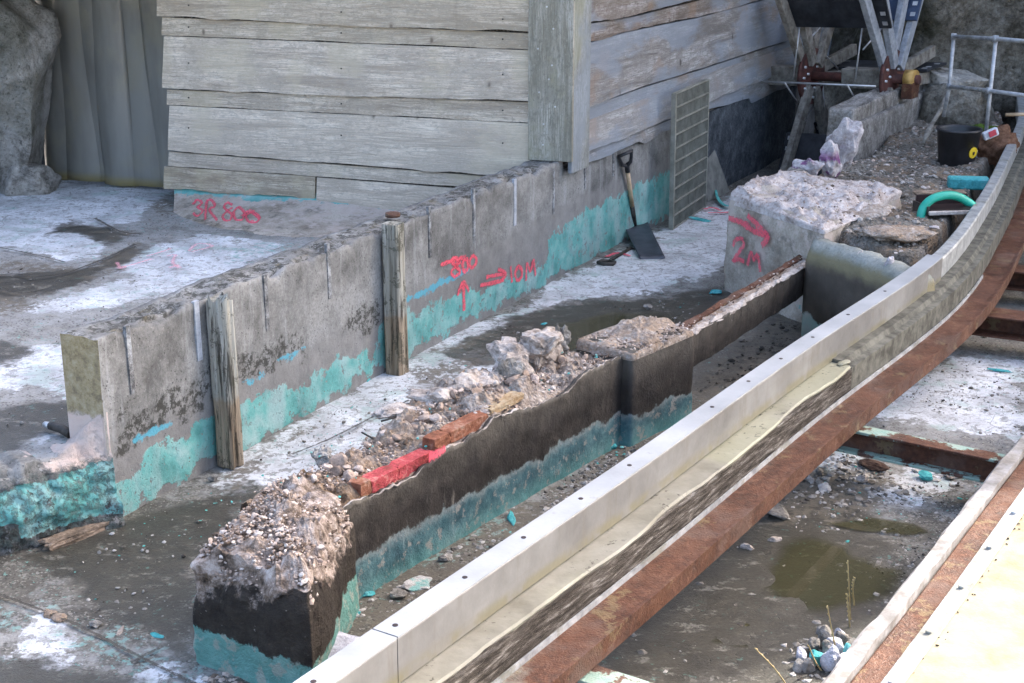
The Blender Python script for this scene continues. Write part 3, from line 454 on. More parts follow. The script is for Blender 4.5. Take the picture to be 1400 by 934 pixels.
# ------------------------------------------------------------------ grey concrete wall
def make_wall():
    R = root('concrete_channel_wall', 'long grey concrete wall with peeling turquoise band and red spray marks', 'wall', W(2, -.1, 0))
    ss = np.r_[np.linspace(0, 6.6, 330), np.linspace(6.65, 10.6, 60)]; nz, nt = 30, 9; V = []; Q = []
    for s in ss:
        top = (.795 + .010 * fbm(np.array([[s, 0, 0]]), 2.2, 3, 2)[0] + .006 * fbm(np.array([[s, 3, 0]]), 14, 2, 2)[0]) if s < 4.45 else .735
        for j in range(nz): V.append((s, 0.0, top * j / (nz - 1) - (.02 if j == 0 else 0)))
        for j in range(1, nt): V.append((s, -.20 * j / (nt - 1), top))
        for j in range(1, 4): V.append((s, -.20, top * (1 - j / 3)))
    L = np.array(V); k = nz + nt - 1 + 3; fr = np.tile(np.arange(k) < nz, len(ss)); wp = np.array([W(*v) for v in L])
    d = .005 * fbm(wp, 5, 3, 1) + .002 * fbm(wp, 30, 2, 3)
    top = np.repeat(L.reshape(-1, k, 3)[:, nz - 1, 2], k); nearedge = np.exp(-((top - L[:, 2]) / .022) ** 2) * (L[:, 1] > -.03)
    chip = np.maximum(0, fbm(wp, 8, 3, 12) - .10) * .05; L[:, 1] += np.where(fr, d, 0) - nearedge * chip; L[:, 2] -= nearedge * chip * .9
    tp = (~fr) & (L[:, 1] > -.199); L[tp, 2] += .014 * fbm(wp[tp], 9, 4, 6) - .004
    sz = L[:, [0, 2]]; ps = lambda *ls: [[wall_sz(x, y) for x, y in l] for l in ls]
    turq_ = sdfs(sz, ps([(150, 700), (152, 665), (190, 640), (215, 608), (260, 590), (300, 572), (340, 552), (420, 520), (470, 492), (505, 478), (512, 500), (470, 530), (430, 555), (370, 598), (300, 622), (230, 662), (175, 700)],
        [(500, 515), (520, 450), (548, 430), (600, 412), (650, 400), (690, 385), (735, 365), (735, 395), (660, 425), (600, 460), (550, 490)], [(738, 385), (748, 330), (800, 292), (860, 258), (917, 232), (917, 292), (850, 330), (790, 368), (760, 372)])) + .005
    blue_ = sdfs(sz, ps([(178, 602), (215, 586), (235, 580), (215, 592), (185, 606)], [(332, 524), (362, 508), (372, 506), (345, 526)], [(378, 492), (422, 474), (400, 488)], [(548, 408), (590, 392), (620, 378), (590, 398), (548, 416)], [(570, 400), (640, 365), (640, 372), (560, 412)]))
    low_ = sdfs(sz, ps([(150, 712), (150, 610), (300, 520), (420, 480), (480, 440), (590, 380), (680, 330), (760, 285), (930, 210), (930, 300), (700, 420), (300, 640)]))
    lich_ = sdfs(sz, ps([(165, 605), (170, 575), (230, 545), (285, 515), (300, 505), (300, 535), (250, 562), (200, 590)], [(470, 452), (485, 425), (520, 425), (515, 440), (490, 450)], [(330, 498), (400, 470), (410, 478), (340, 512)])) + .02
    o = mobj('wall_body', [W(*v) for v in L], gridf(len(ss), k), M['wall'], R, smooth=True, attrs=dict(turq=turq_, blue=blue_, low=low_, lichen=np.maximum(lich_, np.where(tp, .02, -9)), moss=np.where(tp, -.05, -9), pink=np.full(len(L), -9.)))
    # end face
    nj, ni = nz, 9; V = []
    for i in range(ni):
        for j in range(nj):
            a = L[j]; f = i / (ni - 1); zb = (.80 + .0) * j / (nj - 1); ztop = L[nz - 1 + i][2] if i < nt else a[2]; b_ = np.array([0, -.2, a[2]]); l = a * (1 - f) + b_ * f
            if j == nj - 1: l = L[nz - 1 + i].copy()
            q = W(*l); e = math.sin(math.pi * f) * (1 if 0 < j < nj - 1 else 0); V.append(q - U3 * .012 * e * abs(fbm(q[None], 12, 3, 3)[0]))
    z = np.array(V)[:, 2]; fl = np.full(len(V), -9.)
    mobj('end_face', V, gridf(ni, nj), M['wall'], R, smooth=True, attrs=dict(turq=.10 - z, blue=fl, low=fl, lichen=fl, moss=(z - .44) * 1.2, pink=.46 - z))
    # joint grooves with strips of sealant
    for (x0, y0, x1, y1, wht) in [(171, 446, 183, 537, 0), (266, 412, 274, 492, 1), (284, 425, 288, 470, 0), (361, 376, 366, 452, 0), (447, 333, 451, 408, 0), (586, 282, 588, 352, 0), (647, 258, 648, 332, 0), (703, 245, 704, 308, 1), (756, 228, 757, 292, 0), (799, 222, 800, 258, 0), (838, 205, 839, 240, 0)]:
        a = PP(x0, y0, WO, WB); b = PP(x1, y1, WO, WB); c = (a + b) / 2; hz = abs(a[2] - b[2]) / 2
        obox('joint_strip', c + N3 * -.002, U3 * (.013 if not wht else .016), N3 * .008, np.array([0, 0, hz]), M['sealw' if wht else 'seal'], R)
    return R
wall = make_wall()
from mathutils.bvhtree import BVHTree
def caster(o, back):
    bv = BVHTree.FromPolygons([tuple(wloc(o) + v.co) for v in o.data.vertices], [tuple(p.vertices) for p in o.data.polygons])
    def f(x, y):
        h = bv.ray_cast(Vector((0, 0, H)), Vector(ray(x, y)).normalized()); return np.array(h[0]) if h[0] is not None else back(x, y)
    return f
def strokes(name, parent, lines, proj, nrm, width, mat, off=.004):
    """spray-painted line work laid on a surface"""
    V = []; Fc = []; UV = []; b = 0; nrm = np.asarray(nrm, float)
    if not callable(proj): proj = caster(*proj)
    for li, ln in enumerate(lines):
        wd = width
        if isinstance(ln[0], (int, float)): wd, ln = ln[0], ln[1]
        pts = np.array([proj(x, y) for x, y in ln]); pts = catmull(pts, 6) if len(pts) > 2 else np.linspace(pts[0], pts[1], 5); tg = np.gradient(pts, axis=0); tg /= np.linalg.norm(tg, axis=1)[:, None] + 1e-9; lat = np.cross(nrm, tg)
        for i in range(len(pts)):
            ww = wd * (.9 + .25 * fbm(pts[i][None], 14, 2, 4)[0]); o = nrm * (off + .0006 * li); V += [pts[i] - lat[i] * ww / 2 + o, pts[i] + lat[i] * ww / 2 + o]
        for i in range(len(pts) - 1): q = b + 2 * i; Fc.append((q, q + 1, q + 3, q + 2)); UV += [(0, 0), (1, 0), (1, 1), (0, 1)]
        b += 2 * len(pts)
    o = mobj(name, V, Fc, mat, parent); uv = o.data.uv_layers.new(name='UVMap')
    for i, q in enumerate(UV): uv.data[i].uv = q
    return o
onw = lambda x, y: PP(x, y, WO, WB)
strokes('spray_mark', wall, [[(602, 362), (618, 356), (636, 352)], [(628, 356), (620, 352), (617, 358), (624, 365), (628, 372), (621, 378), (616, 372), (622, 364), (629, 358)], [(634, 354), (631, 362), (634, 371), (639, 365), (638, 356), (634, 354)], [(645, 349), (641, 357), (643, 366), (649, 361), (650, 353), (645, 349)], (.045, [(633, 425), (633, 410), (632, 388)]), [(624, 404), (632, 386), (640, 398)]], onw, N3, .036, M['red'])
strokes('spray_mark', wall, [[(656, 390), (672, 387), (688, 383)], [(664, 379), (678, 376), (690, 374)], [(680, 368), (691, 374), (684, 384)], [(697, 364), (698, 376), (699, 386)], [(707, 364), (703, 374), (706, 383), (712, 378), (712, 368), (707, 364)], [(718, 384), (719, 360), (724, 371), (728, 357), (731, 377)]], onw, N3, .036, M['red'])
# ------------------------------------------------------------------ two timber posts against the wall
for i, (bx, by, tx, ty, wd, lab) in enumerate([(317, 640, 305, 392, .078, 'split grey timber post nearest the camera, standing against concrete wall'), (533, 512, 530, 298, .082, 'squarer timber post further along concrete wall with rusty disc behind its top')]):
    b = P(bx, by - 4, 0); b[:2] += NR * .0; q = W((b[:2] - WO) @ U, .062, 0); ht = .80 if i == 0 else .84; rg = np.random.default_rng(i); nz, nc = 34, 28; V = []
    lean = np.array([0, 0, 0.])
    for j in range(nz):
        z = ht * j / (nz - 1)
        for c in range(nc):
            a = 2 * math.pi * c / nc; e = 9.0; ca, sa = math.cos(a), math.sin(a); r = (abs(ca) ** e + abs(sa) ** e) ** (-1 / e); x, y = ca * r * wd / 2, sa * r * .05
            p = q + U3 * x * 1.15 + N3 * y; g_ = fbm(np.array([[ca * 2 + i * 5, sa * 2, z * .8]]), 2.2, 4, 4)[0]; k = 1 + (.12 if i == 0 else .045) * g_
            split = (.02 if i == 0 else .008) * max(0, fbm(np.array([[c * .7, z * 1.3, i]]), 1, 3, 7)[0]); p = q + (p - q) * k - N3 * split * (1 if sa > 0 else 0)
            V.append((p[0], p[1], z + (.03 * g_ if j == nz - 1 and i == 0 else 0)))
    Fc = [(j * nc + c, j * nc + (c + 1) % nc, (j + 1) * nc + (c + 1) % nc, (j + 1) * nc + c) for j in range(nz - 1) for c in range(nc)] + [tuple((nz - 1) * nc + c for c in range(nc))]
    o = mobj('timber_post', V, Fc, M['post'], origin=q); tag(o, lab, 'post')
c = P(537, 297, .80) + Z3 * .004
tag(disc('rusty_disc', c + Z3 * .01, Z3, .042, .02, M['rustp'], None, 16), 'small round rusty plate lying on wall top behind the second post', 'disc')
c = W(.02, .035, 0)
# clay sill at the foot of the hacked slab
a = P(68, 748); b = P(150, 716); d = (b - a) / np.linalg.norm(b - a); nn = np.array([d[1], -d[0], 0])
v0, f0 = ico(4); vv = np.sign(v0) * np.minimum(1, np.abs(v0) * 1.8); vv = vv * np.array([np.linalg.norm(b - a) / 2 * 1.05, .035, .018]) * (1 + .18 * fbm(v0, 3, 4, 3))[:, None]
o = mobj('kerb_piece', [(a + b) / 2 + Z3 * (.010 + q[2]) + d * q[0] + nn * q[1] for q in vv], f0, M['clay']); tag(o, 'brown clay kerb piece at foot of hacked turquoise slab', 'kerb')
# pipe end on raised floor
r_ = root('pipe_stub', 'short black pipe stub with pale end lying on the raised floor by the wall end', 'pipe', P(75, 592, ZL))
pa, pb, pc = P(97, 600, ZL) + Z3 * .02, P(75, 592, ZL) + Z3 * .03, P(62, 588, ZL) + Z3 * .025
tube('pipe', [pa, (pa + pb) / 2 + Z3 * .006, pb, pb * .6 + pc * .4], [.02, .021, .02, .018], M['iron'], r_); tube('pipe_end', [pb * .6 + pc * .4, pc], [.016, .014], M['steel'], r_)
# ------------------------------------------------------------------ timber building
CNR = PP(769, 236, WO, WB)[:2]; D2 = np.array([-.956, .292]); CF = CNR + D2; NF = np.array([-.292, -.956]); NF3 = np.array([*NF, 0]); D23 = np.array([*D2, 0])
onf = lambda x, y: PP(x, y, CNR, CF)
bld = root('timber_boarded_building', 'timber building clad in wide weathered grey boards, standing on the concrete wall', 'building', [*CNR, ZL])
def board(name, on, nrm, top, bot, thick, off_t, off_b, mat, parent, wav=.004, rough_top=0, seed=0, n=70):
    top = np.array(top, float); bot = np.array(bot, float); x0 = min(top[:, 0].min(), bot[:, 0].min()); x1 = max(top[:, 0].max(), bot[:, 0].max()); V = []
    for i in range(n):
        f = i / (n - 1); xt = top[0, 0] + (top[-1, 0] - top[0, 0]) * f; xb = bot[0, 0] + (bot[-1, 0] - bot[0, 0]) * f
        a = on(xt, np.interp(xt, top[:, 0], top[:, 1])); b = on(xb, np.interp(xb, bot[:, 0], bot[:, 1]))
        w_ = wav * fbm(np.array([[xb * .02 + seed * 7, seed, 0]]), 1.3, 4, seed)[0] + wav * .35 * fbm(np.array([[xb * .11, seed, 3]]), 1, 2, seed)[0]; b = b + Z3 * w_
        bow = .004 * fbm(np.array([[f * 3 + seed, seed * 2, 1]]), 1, 2, seed)[0]
        for k in range(5):
            g_ = k / 4.0; V.append(a * (1 - g_) + b * g_ + nrm * (off_t * (1 - g_) + off_b * g_ + bow * g_ + (-.004 if k == 4 else 0)))
        V.append(b + nrm * (off_b - thick)); V.append(a + nrm * (off_t - thick))
    k = 7; Fc = [(i * k + j, i * k + (j + 1) % k, (i + 1) * k + (j + 1) % k, (i + 1) * k + j) for i in range(n - 1) for j in range(k)] + [tuple(range(k))[::-1], tuple((n - 1) * k + j for j in range(k))]
    return mobj(name, V, Fc, mat, parent)
L0 = onf(222, 100)[:2]
# board edges measured on the front: (y at x=218.., y at x=728)
fe = [(-420, -400), (-300, -278), (-180, -155), (-90, -68), (20.5, 43), (48, 68), (119.5, 137), (143, 168), (204, 243), (226, 262)]
xl = [208, 210, 212, 214, 222, 224, 228, 231, 236, 228]
for i in range(len(fe) - 1):
    (a0, a1), (b0, b1) = fe[i], fe[i + 1]; widep = (i % 2 == 1); x0 = (xl[i] + xl[i + 1]) / 2
    mid = (b0 + b1) / 2 + (0 if i != 7 else -3)
    lap = -9 if i < 4 else (1.0 if widep else 3.0)
    board('cladding_board', onf, NF3, [(x0, a0 + lap), (735, a1 + lap)], [(x0, b0), (470, (b0 + b1) / 2 + (2 if i in (3, 5) else -1)), (735, b1)], .022, .020 if widep else .012, .046 if widep else .022, M['front'], bld, .006 if widep else .004, seed=i)
board('cladding_board', onf, NF3, [(226, 227), (432.5, 241)], [(227, 258), (330, 264), (380, 268), (432.5, 269)], .022, .02, .034, M['front'], bld, .016, seed=31)
board('cladding_board', onf, NF3, [(435, 242), (735, 266)], [(435, 286), (600, 304), (735, 318)], .022, .022, .036, M['front'], bld, .004, seed=32)
# side boards
sx = 788
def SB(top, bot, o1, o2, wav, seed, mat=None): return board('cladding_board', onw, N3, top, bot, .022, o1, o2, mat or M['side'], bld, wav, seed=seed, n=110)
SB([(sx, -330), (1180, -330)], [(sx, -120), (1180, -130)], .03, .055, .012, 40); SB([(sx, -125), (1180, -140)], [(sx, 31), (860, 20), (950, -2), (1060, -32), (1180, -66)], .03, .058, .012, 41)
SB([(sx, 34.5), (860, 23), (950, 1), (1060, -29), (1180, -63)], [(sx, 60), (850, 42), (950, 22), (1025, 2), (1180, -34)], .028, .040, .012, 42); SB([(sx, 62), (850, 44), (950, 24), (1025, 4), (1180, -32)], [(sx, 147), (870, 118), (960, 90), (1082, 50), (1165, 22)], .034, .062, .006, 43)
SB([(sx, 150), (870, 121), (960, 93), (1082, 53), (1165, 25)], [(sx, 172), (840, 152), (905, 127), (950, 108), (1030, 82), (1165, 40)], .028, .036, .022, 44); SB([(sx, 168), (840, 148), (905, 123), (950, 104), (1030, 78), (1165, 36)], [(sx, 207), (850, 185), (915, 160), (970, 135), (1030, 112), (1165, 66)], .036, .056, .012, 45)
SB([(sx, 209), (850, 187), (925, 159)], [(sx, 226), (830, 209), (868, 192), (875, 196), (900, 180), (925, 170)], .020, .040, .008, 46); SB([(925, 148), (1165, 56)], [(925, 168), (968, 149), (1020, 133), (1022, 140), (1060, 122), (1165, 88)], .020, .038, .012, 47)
# corner trim: one board on each face, with nail heads
a = onf(727, 200); b = onf(768, 200); 
def trimb(c0, c1, z0, z1, nrm, off, th, mat, bev=.004):
    c = (c0 + c1) / 2; ax = (c1 - c0) / 2; ax[2] = 0; c = np.array([c[0], c[1], (z0 + z1) / 2]) + nrm * (off - th / 2); return obox('trim_board', c, ax, nrm * th / 2, Z3 * (z1 - z0) / 2, mat, bld, bev)
trimb(onf(726, 215), onf(769, 215) - D23 * .085 , .80, 3.2, NF3, .075, .03, M['trim']); trimb(PP(769.5, 240, WO, WB) - U3 * .03, PP(791, 232, WO, WB), .715, 3.2, N3, .078, .03, M['edge'])
for k in range(9):
    y = 8 + k * 24 + 9 * math.sin(k * 7); x = 752 + 12 * math.sin(k * 2.3); disc('nail_head', onf(x, y) + NF3 * .077, NF3, .006, .006, M['steel'], bld, 8)
for (y0, y1) in ((5, 27), (35, 54), (84, 102), (131, 151), (172, 196), (214, 0)):
    for x in (262, 470, 690):
        if y1: y = y0 + (y1 - y0) * (x - 225) / 500; disc('nail_head', onf(x, y) + NF3 * .044, NF3, .0055, .006, M['iron'], bld, 6)
# dark core walls behind the boards and a flat roof
C0 = CNR - NR * .01 - NF * .01; LL = L0 - NF * .012 - D2 * .12; C1 = CNR + U * 4.9 - NR * .01; L1 = LL + U * 4.5
V = [[*C0, .34], [*C1, .34], [*L1, .34], [*LL, .34], [*C0, 3.25], [*C1, 3.25], [*L1, 3.25], [*LL, 3.25]]
mobj('wall_core', V, [(0, 1, 5, 4), (1, 2, 6, 5), (2, 3, 7, 6), (3, 0, 4, 7)], M['dtim'], bld)
rp = [C0 + (NF + NR) * .25, C1 + NR * .25 + U * .2, L1 - NR * .2 + U * .2, LL + NF * .25 - NR * .2]
V = [[*q, 3.24] for q in rp] + [[*q, 3.36] for q in rp]; mobj('roof', V, [(3, 2, 1, 0), (4, 5, 6, 7), (0, 1, 5, 4), (1, 2, 6, 5), (2, 3, 7, 6), (3, 0, 4, 7)], M['dtim'], bld)
# coved concrete plinth below the front boards
tp = np.array([onf(x, y) for x, y in [(238, 252), (330, 258), (430, 264), (560, 284), (735, 305)]]); bt = np.array([P(x, y, ZL - .01) for x, y in [(237, 291), (268, 306), (345, 325), (430, 345), (560, 385)]])
n, m = 60, 12; V = []; zr = []
for i in range(n):
    f = i / (n - 1) * 4; k = min(3, int(f)); r = f - k; a = tp[k] * (1 - r) + tp[k + 1] * r; b = bt[k] * (1 - r) + bt[k + 1] * r
    for j in range(m):
        g_ = j / (m - 1); q = a * (1 - g_) + b * g_; q[2] = a[2] * (1 - g_ ** .75) + b[2] * g_ ** .75; q[:2] = a[:2] * (1 - g_ ** 1.9) + b[:2] * g_ ** 1.9; V.append(q + NF3 * .006 * fbm(q[None], 9, 3, 3)[0]); zr.append(g_)
zr = np.array(zr); fl = np.full(len(V), -9.); xs_ = np.repeat(np.linspace(0, 1, n), m)
plinth = mobj('plinth', V, gridf(n, m), M['tan'], bld, smooth=True, attrs=dict(turq=.13 - zr * .42 - np.maximum(0, xs_ - .3) * .25, blue=fl, low=fl, lichen=-.02 - (1 - zr) * .2, moss=np.full(len(V), -.03), pink=.0 + (.5 - zr) * .04))
onp = lambda x, y: onf(x, y) + NF3 * .014 + NF3 * max(0, (y - 270) / 30) ** 2 * .03
strokes('spray_mark', bld, [[(264, 280), (270, 274), (276, 278), (271, 284), (277, 289), (270, 296), (264, 292)], [(281, 301), (283, 277), (290, 275), (294, 282), (287, 288), (297, 302)], [(318, 281), (311, 278), (307, 283), (311, 289), (317, 294), (315, 301), (308, 302), (305, 296), (311, 289), (318, 284)], [(326, 283), (320, 291), (323, 301), (332, 300), (334, 291), (326, 283)], [(345, 290), (337, 296), (341, 304), (351, 304), (355, 297), (345, 290)], [(331, 296), (342, 290), (356, 300)]], (plinth, onp), NF3 * .8 + Z3 * .6, .040, M['red'], .005)
onl = lambda x, y: P(x, y, ZL + .008)
strokes('spray_mark', raised, [[(160, 368), (185, 362), (208, 355)], [(160, 360), (165, 368), (172, 366)], [(200, 352), (220, 346), (234, 341)], [(228, 352), (240, 350), (236, 360), (246, 368)], [(258, 345), (270, 335), (290, 338), (262, 346)], [(232, 368), (245, 364)]], onl, Z3, .035, M['pink'], .006)
strokes('spray_mark', raised, [(.07, [(-5, 252), (10, 247), (22, 241)]), (.06, [(14, 238), (25, 250)])], onl, Z3, .06, M['red'], .012)
onfl = lambda x, y: P(x, y, .010)
strokes('floor_joint', floor, [[(400, 622), (440, 606), (470, 592), (520, 566), (560, 548)], [(-20, 808), (20, 822), (60, 837), (110, 858), (160, 884), (235, 921), (290, 948)], [(185, 906), (200, 897), (218, 888)], [(1180, 520), (1215, 530), (1240, 522)]], lambda x, y: P(x, y, .010), Z3, .022, M['dirt'], .005)
strokes('floor_joint', raised, [(.03, [(-20, 380), (20, 376), (45, 380), (85, 376), (110, 368), (150, 352), (185, 335)]), (.018, [(-20, 336), (40, 348), (90, 360)]), [(-10, 395), (30, 402), (60, 398)], [(130, 300), (165, 318), (195, 322)]], onl, Z3, .03, M['dirt'], .007)
strokes('spray_mark', floor, [[(828, 352), (845, 347), (862, 351)], [(962, 287), (975, 285), (985, 289)], [(968, 292), (985, 292), (1000, 291)]], onfl, Z3, .05, M['red'], .006)
# ------------------------------------------------------------------ doorway left of the building: strip curtain, lintel, dark back wall
cr = root('pvc_strip_curtain', 'hanging grey translucent strip curtain with yellowed ends beside rock', 'curtain', P(160, 255, ZL))
ca, cb_ = P(60, 244, ZL), P(250, 262, ZL); cd = (cb_ - ca); clen = np.linalg.norm(cd[:2]); cd = cd / np.linalg.norm(cd); cn = np.array([cd[1], -cd[0], 0])
edges = [(70, 100), (97, 140), (133, 160), (156, 190), (184, 236), (226, 262)]
for i, (x0, x1) in enumerate(edges):
    a = ca + cd * clen * (x0 - 66) / 190; b = ca + cd * clen * (x1 - 54) / 190; nn_, nz = 10, 22; V = []
    for j in range(nz):
        z = .345 + .012 * (i % 3) + 1.72 * j / (nz - 1); f2 = j / (nz - 1)
        for k in range(nn_):
            f = k / (nn_ - 1); bul = .05 * math.sin(math.pi * f) * (1 - .3 * f2) + .022 * (i % 2) + .012 * math.sin(z * 2.2 + i * 2)
            q = a * (1 - f) + b * f + cn * bul + cd * (.02 * math.sin(z * 1.1 + i) - .02 * f2 * (i - 2)); V.append((q[0], q[1], z))
    Fc = gridf(nz, nn_); o = mobj('curtain_strip', V, Fc, M['curtain'], cr, smooth=True); md = o.modifiers.new('thick', 'SOLIDIFY'); md.thickness = .004
bw = [ca - cd * 2.2 - cn * .9, cb_ + cd * .9 - cn * .9]
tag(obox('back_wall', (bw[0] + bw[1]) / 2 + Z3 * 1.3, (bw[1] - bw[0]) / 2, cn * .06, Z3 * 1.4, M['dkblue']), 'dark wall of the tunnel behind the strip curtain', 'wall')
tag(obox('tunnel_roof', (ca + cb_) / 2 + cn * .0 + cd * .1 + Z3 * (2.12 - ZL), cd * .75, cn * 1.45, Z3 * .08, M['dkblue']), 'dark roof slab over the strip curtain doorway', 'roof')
rk = root('rock_pillar', 'bulging grey artificial rock left of the strip curtain', 'rock', P(20, 240, ZL))
rock('rock_body', (-3.86, 10.98, .95), (.62, .55, .95), 5, M['rock2'], rk, 5, .16, 5, np.eye(3), True, 1.6); rock('rock_overhang', (-4.1, 11.05, 2.12), (.70, .5, .46), 9, M['rock'], rk, 5, .20, 5, np.eye(3), True, 1.8)
rock('rock_foot', (-3.72, 10.95, .40), (.30, .28, .22), 15, M['rock2'], rk, 4, .2, 5, np.eye(3), True, 1.8)
# ------------------------------------------------------------------ broken low wall with tarred face
DA, DB = P(455, 837)[:2], P(846, 603)[:2]; DL = np.linalg.norm(DB - DA); DU = (DB - DA) / DL; DN = np.array([DU[1], -DU[0]]); DU3 = np.array([*DU, 0]); DN3 = np.array([*DN, 0])
def Dw(s, t, z): q = DA + DU * s + DN * t; return np.array([q[0], q[1], z])
def dsz(px, py): p = PP(px, py, DA, DB); return ((p[:2] - DA) @ DU, p[2])
bw_ = root('broken_wall', 'low broken wall with black tarred face, blue base and rubble top', 'wall', Dw(1, -.2, 0))
skin_top = np.array([dsz(x, y) for x, y in [(440, 712), (455, 700), (480, 682), (500, 676), (530, 662), (560, 648), (590, 625), (600, 612), (625, 603), (642, 590), (655, 585), (668, 567), (700, 560), (730, 556), (740, 546), (765, 538), (785, 515), (792, 510), (830, 492), (856, 480)]])
def core_top(s): return np.interp(s, [-.2, .1, .5, .9, 1.15, 1.45, 1.7, 2.1, 2.4], [.40, .41, .40, .44, .48, .47, .41, .41, .42])
ns = 190; ss = np.linspace(-.10, DL + .03, ns); V = []; nf, nt_, nb = 6, 26, 7
for s in ss:
    ct = core_top(s); zf = np.interp(s, skin_top[:, 0], skin_top[:, 1]) - .015; th = np.interp(s, [0, .6, 1.2, 1.7, 2.1], [.34, .36, .44, .42, .30])
    for j in range(nf): V.append((s, 0, zf * j / (nf - 1) - (.03 if j == 0 else 0)))
    for j in range(1, nt_):
        f = j / (nt_ - 1); hz = zf + (ct - zf) * min(1, f * 4) - .06 * max(0, f - .75) * 4 * .6; V.append((s, -th * f, hz))
    for j in range(1, nb): f = j / (nb - 1); V.append((s, -th - .05 * f, (ct - .04) * (1 - f) - .02))
L = np.array(V); wp = np.array([Dw(*v) for v in L]); k = nf + nt_ - 1 + nb - 1; idx = np.tile(np.arange(k), ns); tpm = (idx >= nf) & (idx < nf + nt_ - 1); bk = idx >= nf + nt_ - 1
rg_ = np.abs(fbm(wp, 7, 5, 21, .6)); L[:, 2] += np.where(tpm, .055 * (rg_ - .35) * np.minimum(1, -L[:, 1] / .05) + .010 * fbm(wp, 45, 2, 2), 0); L[:, 1] -= np.where(bk, .04 * fbm(wp, 6, 4, 5), 0)
mobj('rubble_core', [Dw(*v) for v in L], gridf(ns, k), M['rubble'], bw_, attrs=dict(earth=np.clip(1.15 - np.abs(L[:, 0] - .12) * 1.7, 0, 1)))
ns = 260; nz = 22; V = []
for s in np.linspace(-.06, DL + .015, ns):
    zt = np.interp(s, skin_top[:, 0], skin_top[:, 1]) + .007 * fbm(np.array([[s, 1, 0]]), 38, 3, 3)[0]
    for side in (0, 1):
        for j in (range(nz) if side == 0 else range(nz - 1, -1, -4)):
            z = (zt - (.006 if side else 0)) * j / (nz - 1) - (.02 if j == 0 else 0); q = Dw(s, (.024 if side == 0 else .004), z); V.append(q + DN3 * (.006 * fbm(q[None], 4, 3, 2)[0] + .003 * fbm(q[None], 22, 2, 2)[0]))
mobj('render_skin', V, gridf(ns, nz + len(range(nz - 1, -1, -4))), M['dark'], bw_, smooth=True)
ll = [Dw(s, .030 + .012 * fbm(np.array([[s, 0, 0]]), 3, 2, 1)[0], np.interp(s, skin_top[:, 0], skin_top[:, 1]) + .007 * fbm(np.array([[s, 1, 0]]), 38, 3, 3)[0] - .004) for s in np.linspace(0.02, DL, 200)]
tube('render_edge', [q - DN3 * .016 + Z3 * .001 for q in ll], [.002 + .006 * max(0, fbm(q[None], 12, 3, 7)[0] + .1) for q in ll], M['chunk'], bw_, 6)
for (x0, y0, x1, y1, mt, h) in [(488, 672, 502, 660, 'brick', .030), (504, 662, 540, 640, 'brickp', .026), (541, 640, 585, 612, 'brickp', .028), (590, 607, 610, 593, 'brick', .024), (612, 600, 662, 570, 'brick', .026), (674, 566, 718, 548, 'brickt', .014)]:
    a = dsz(x0, y0)[0]; b = dsz(x1, y1)[0]; c = (a + b) / 2; zt = np.interp(c, skin_top[:, 0], skin_top[:, 1]); off = -.038 - (.02 if mt == 'brickt' else 0); hl = abs(b - a) / 2 * 1.02
    v, f = rockv(Dw(c + .03, off, zt + .010), (hl, .05, h), int(x0), 3, .0, 0, np.eye(3)); v0, _ = ico(3); vv = np.sign(v0) * np.minimum(1, np.abs(v0) * 1.75); vv = vv * np.array([hl, .032, h]) * (1 + .08 * fbm(v0 + x0, 3.5, 4, 3))[:, None]
    mobj('brick', [Dw(c + .03 + q[0], off + q[1], zt + .012 + q[2]) for q in vv], f, M[mt], bw_)
strokes('spray_mark', bw_, [(.05, [(575, 622), (590, 616), (598, 610)])], lambda x, y: PP(x, y, DA, DB) + DN3 * .03, DN3, .05, M['red'], .01)
# near end block
EA, EB = P(264, 908)[:2], P(432, 972)[:2]; EC = Dw(.10, .045, 0)[:2]; ED = Dw(.16, -.40, 0)[:2]; ring = []
plan = catmull([EA + (ED - EA) * .06, EA * .97 + EB * .03, EA * .72 + EB * .28, EA * .35 + EB * .65, EA * .05 + EB * .95, EB * .93 + EC * .07, EB * .6 + EC * .4, EB * .2 + EC * .8, EC * .96 + ED * .04, EC * .5 + ED * .5, ED, ED * .5 + EA * .5, EA + (ED - EA) * .06], 8)[:-1]
cen = plan.mean(0); zs = np.r_[np.linspace(-.02, .30, 20), np.linspace(.32, .40, 7)]; V = []; br = []
for iz, z in enumerate(zs):
    for q in plan:
        right = ((q - EA) @ (EB - EA)) / ((EB - EA) @ (EB - EA)); sc = 1 - (.10 * max(0, (z - .27) / .13) ** 2); p = np.array([*(cen + (q - cen) * sc), z]); dr = np.array([*(q - cen), 0]); dr /= np.linalg.norm(dr); b_ = z - (.275 + .10 * np.clip(right, 0, 1)) + .04 * fbm(p[None], 5, 3, 3)[0]
        V.append(p + dr * (.022 * fbm(p[None], 5, 3, 1)[0] + (.030 * fbm(p[None], 13, 4, 2)[0] if b_ > -.02 else .004 * fbm(p[None], 18, 3, 2)[0]))); br.append(b_)
nr_ = len(plan); Fc = [(j * nr_ + c, j * nr_ + (c + 1) % nr_, (j + 1) * nr_ + (c + 1) % nr_, (j + 1) * nr_ + c) for j in range(len(zs) - 1) for c in range(nr_)]
base = (len(zs) - 1) * nr_
for kx in range(1, 12):
    for q in plan:
        f = 1 - kx / 12; p = np.array([*(cen + (q - cen) * .90 * f), .40 + .085 * math.sin(math.pi / 2 * (1 - f)) ** .8]); V.append(p + Z3 * .05 * fbm(p[None], 9, 4, 5, .6)[0]); br.append(.2)
    for c in range(nr_): o_ = base + (kx - 1) * nr_; Fc.append((o_ + c, o_ + (c + 1) % nr_, o_ + nr_ + (c + 1) % nr_, o_ + nr_ + c))
Fc.append(tuple(base + 11 * nr_ + c for c in range(nr_)))
mobj('end_block', V, Fc, M['blockend'], bw_, attrs=dict(broken=br))
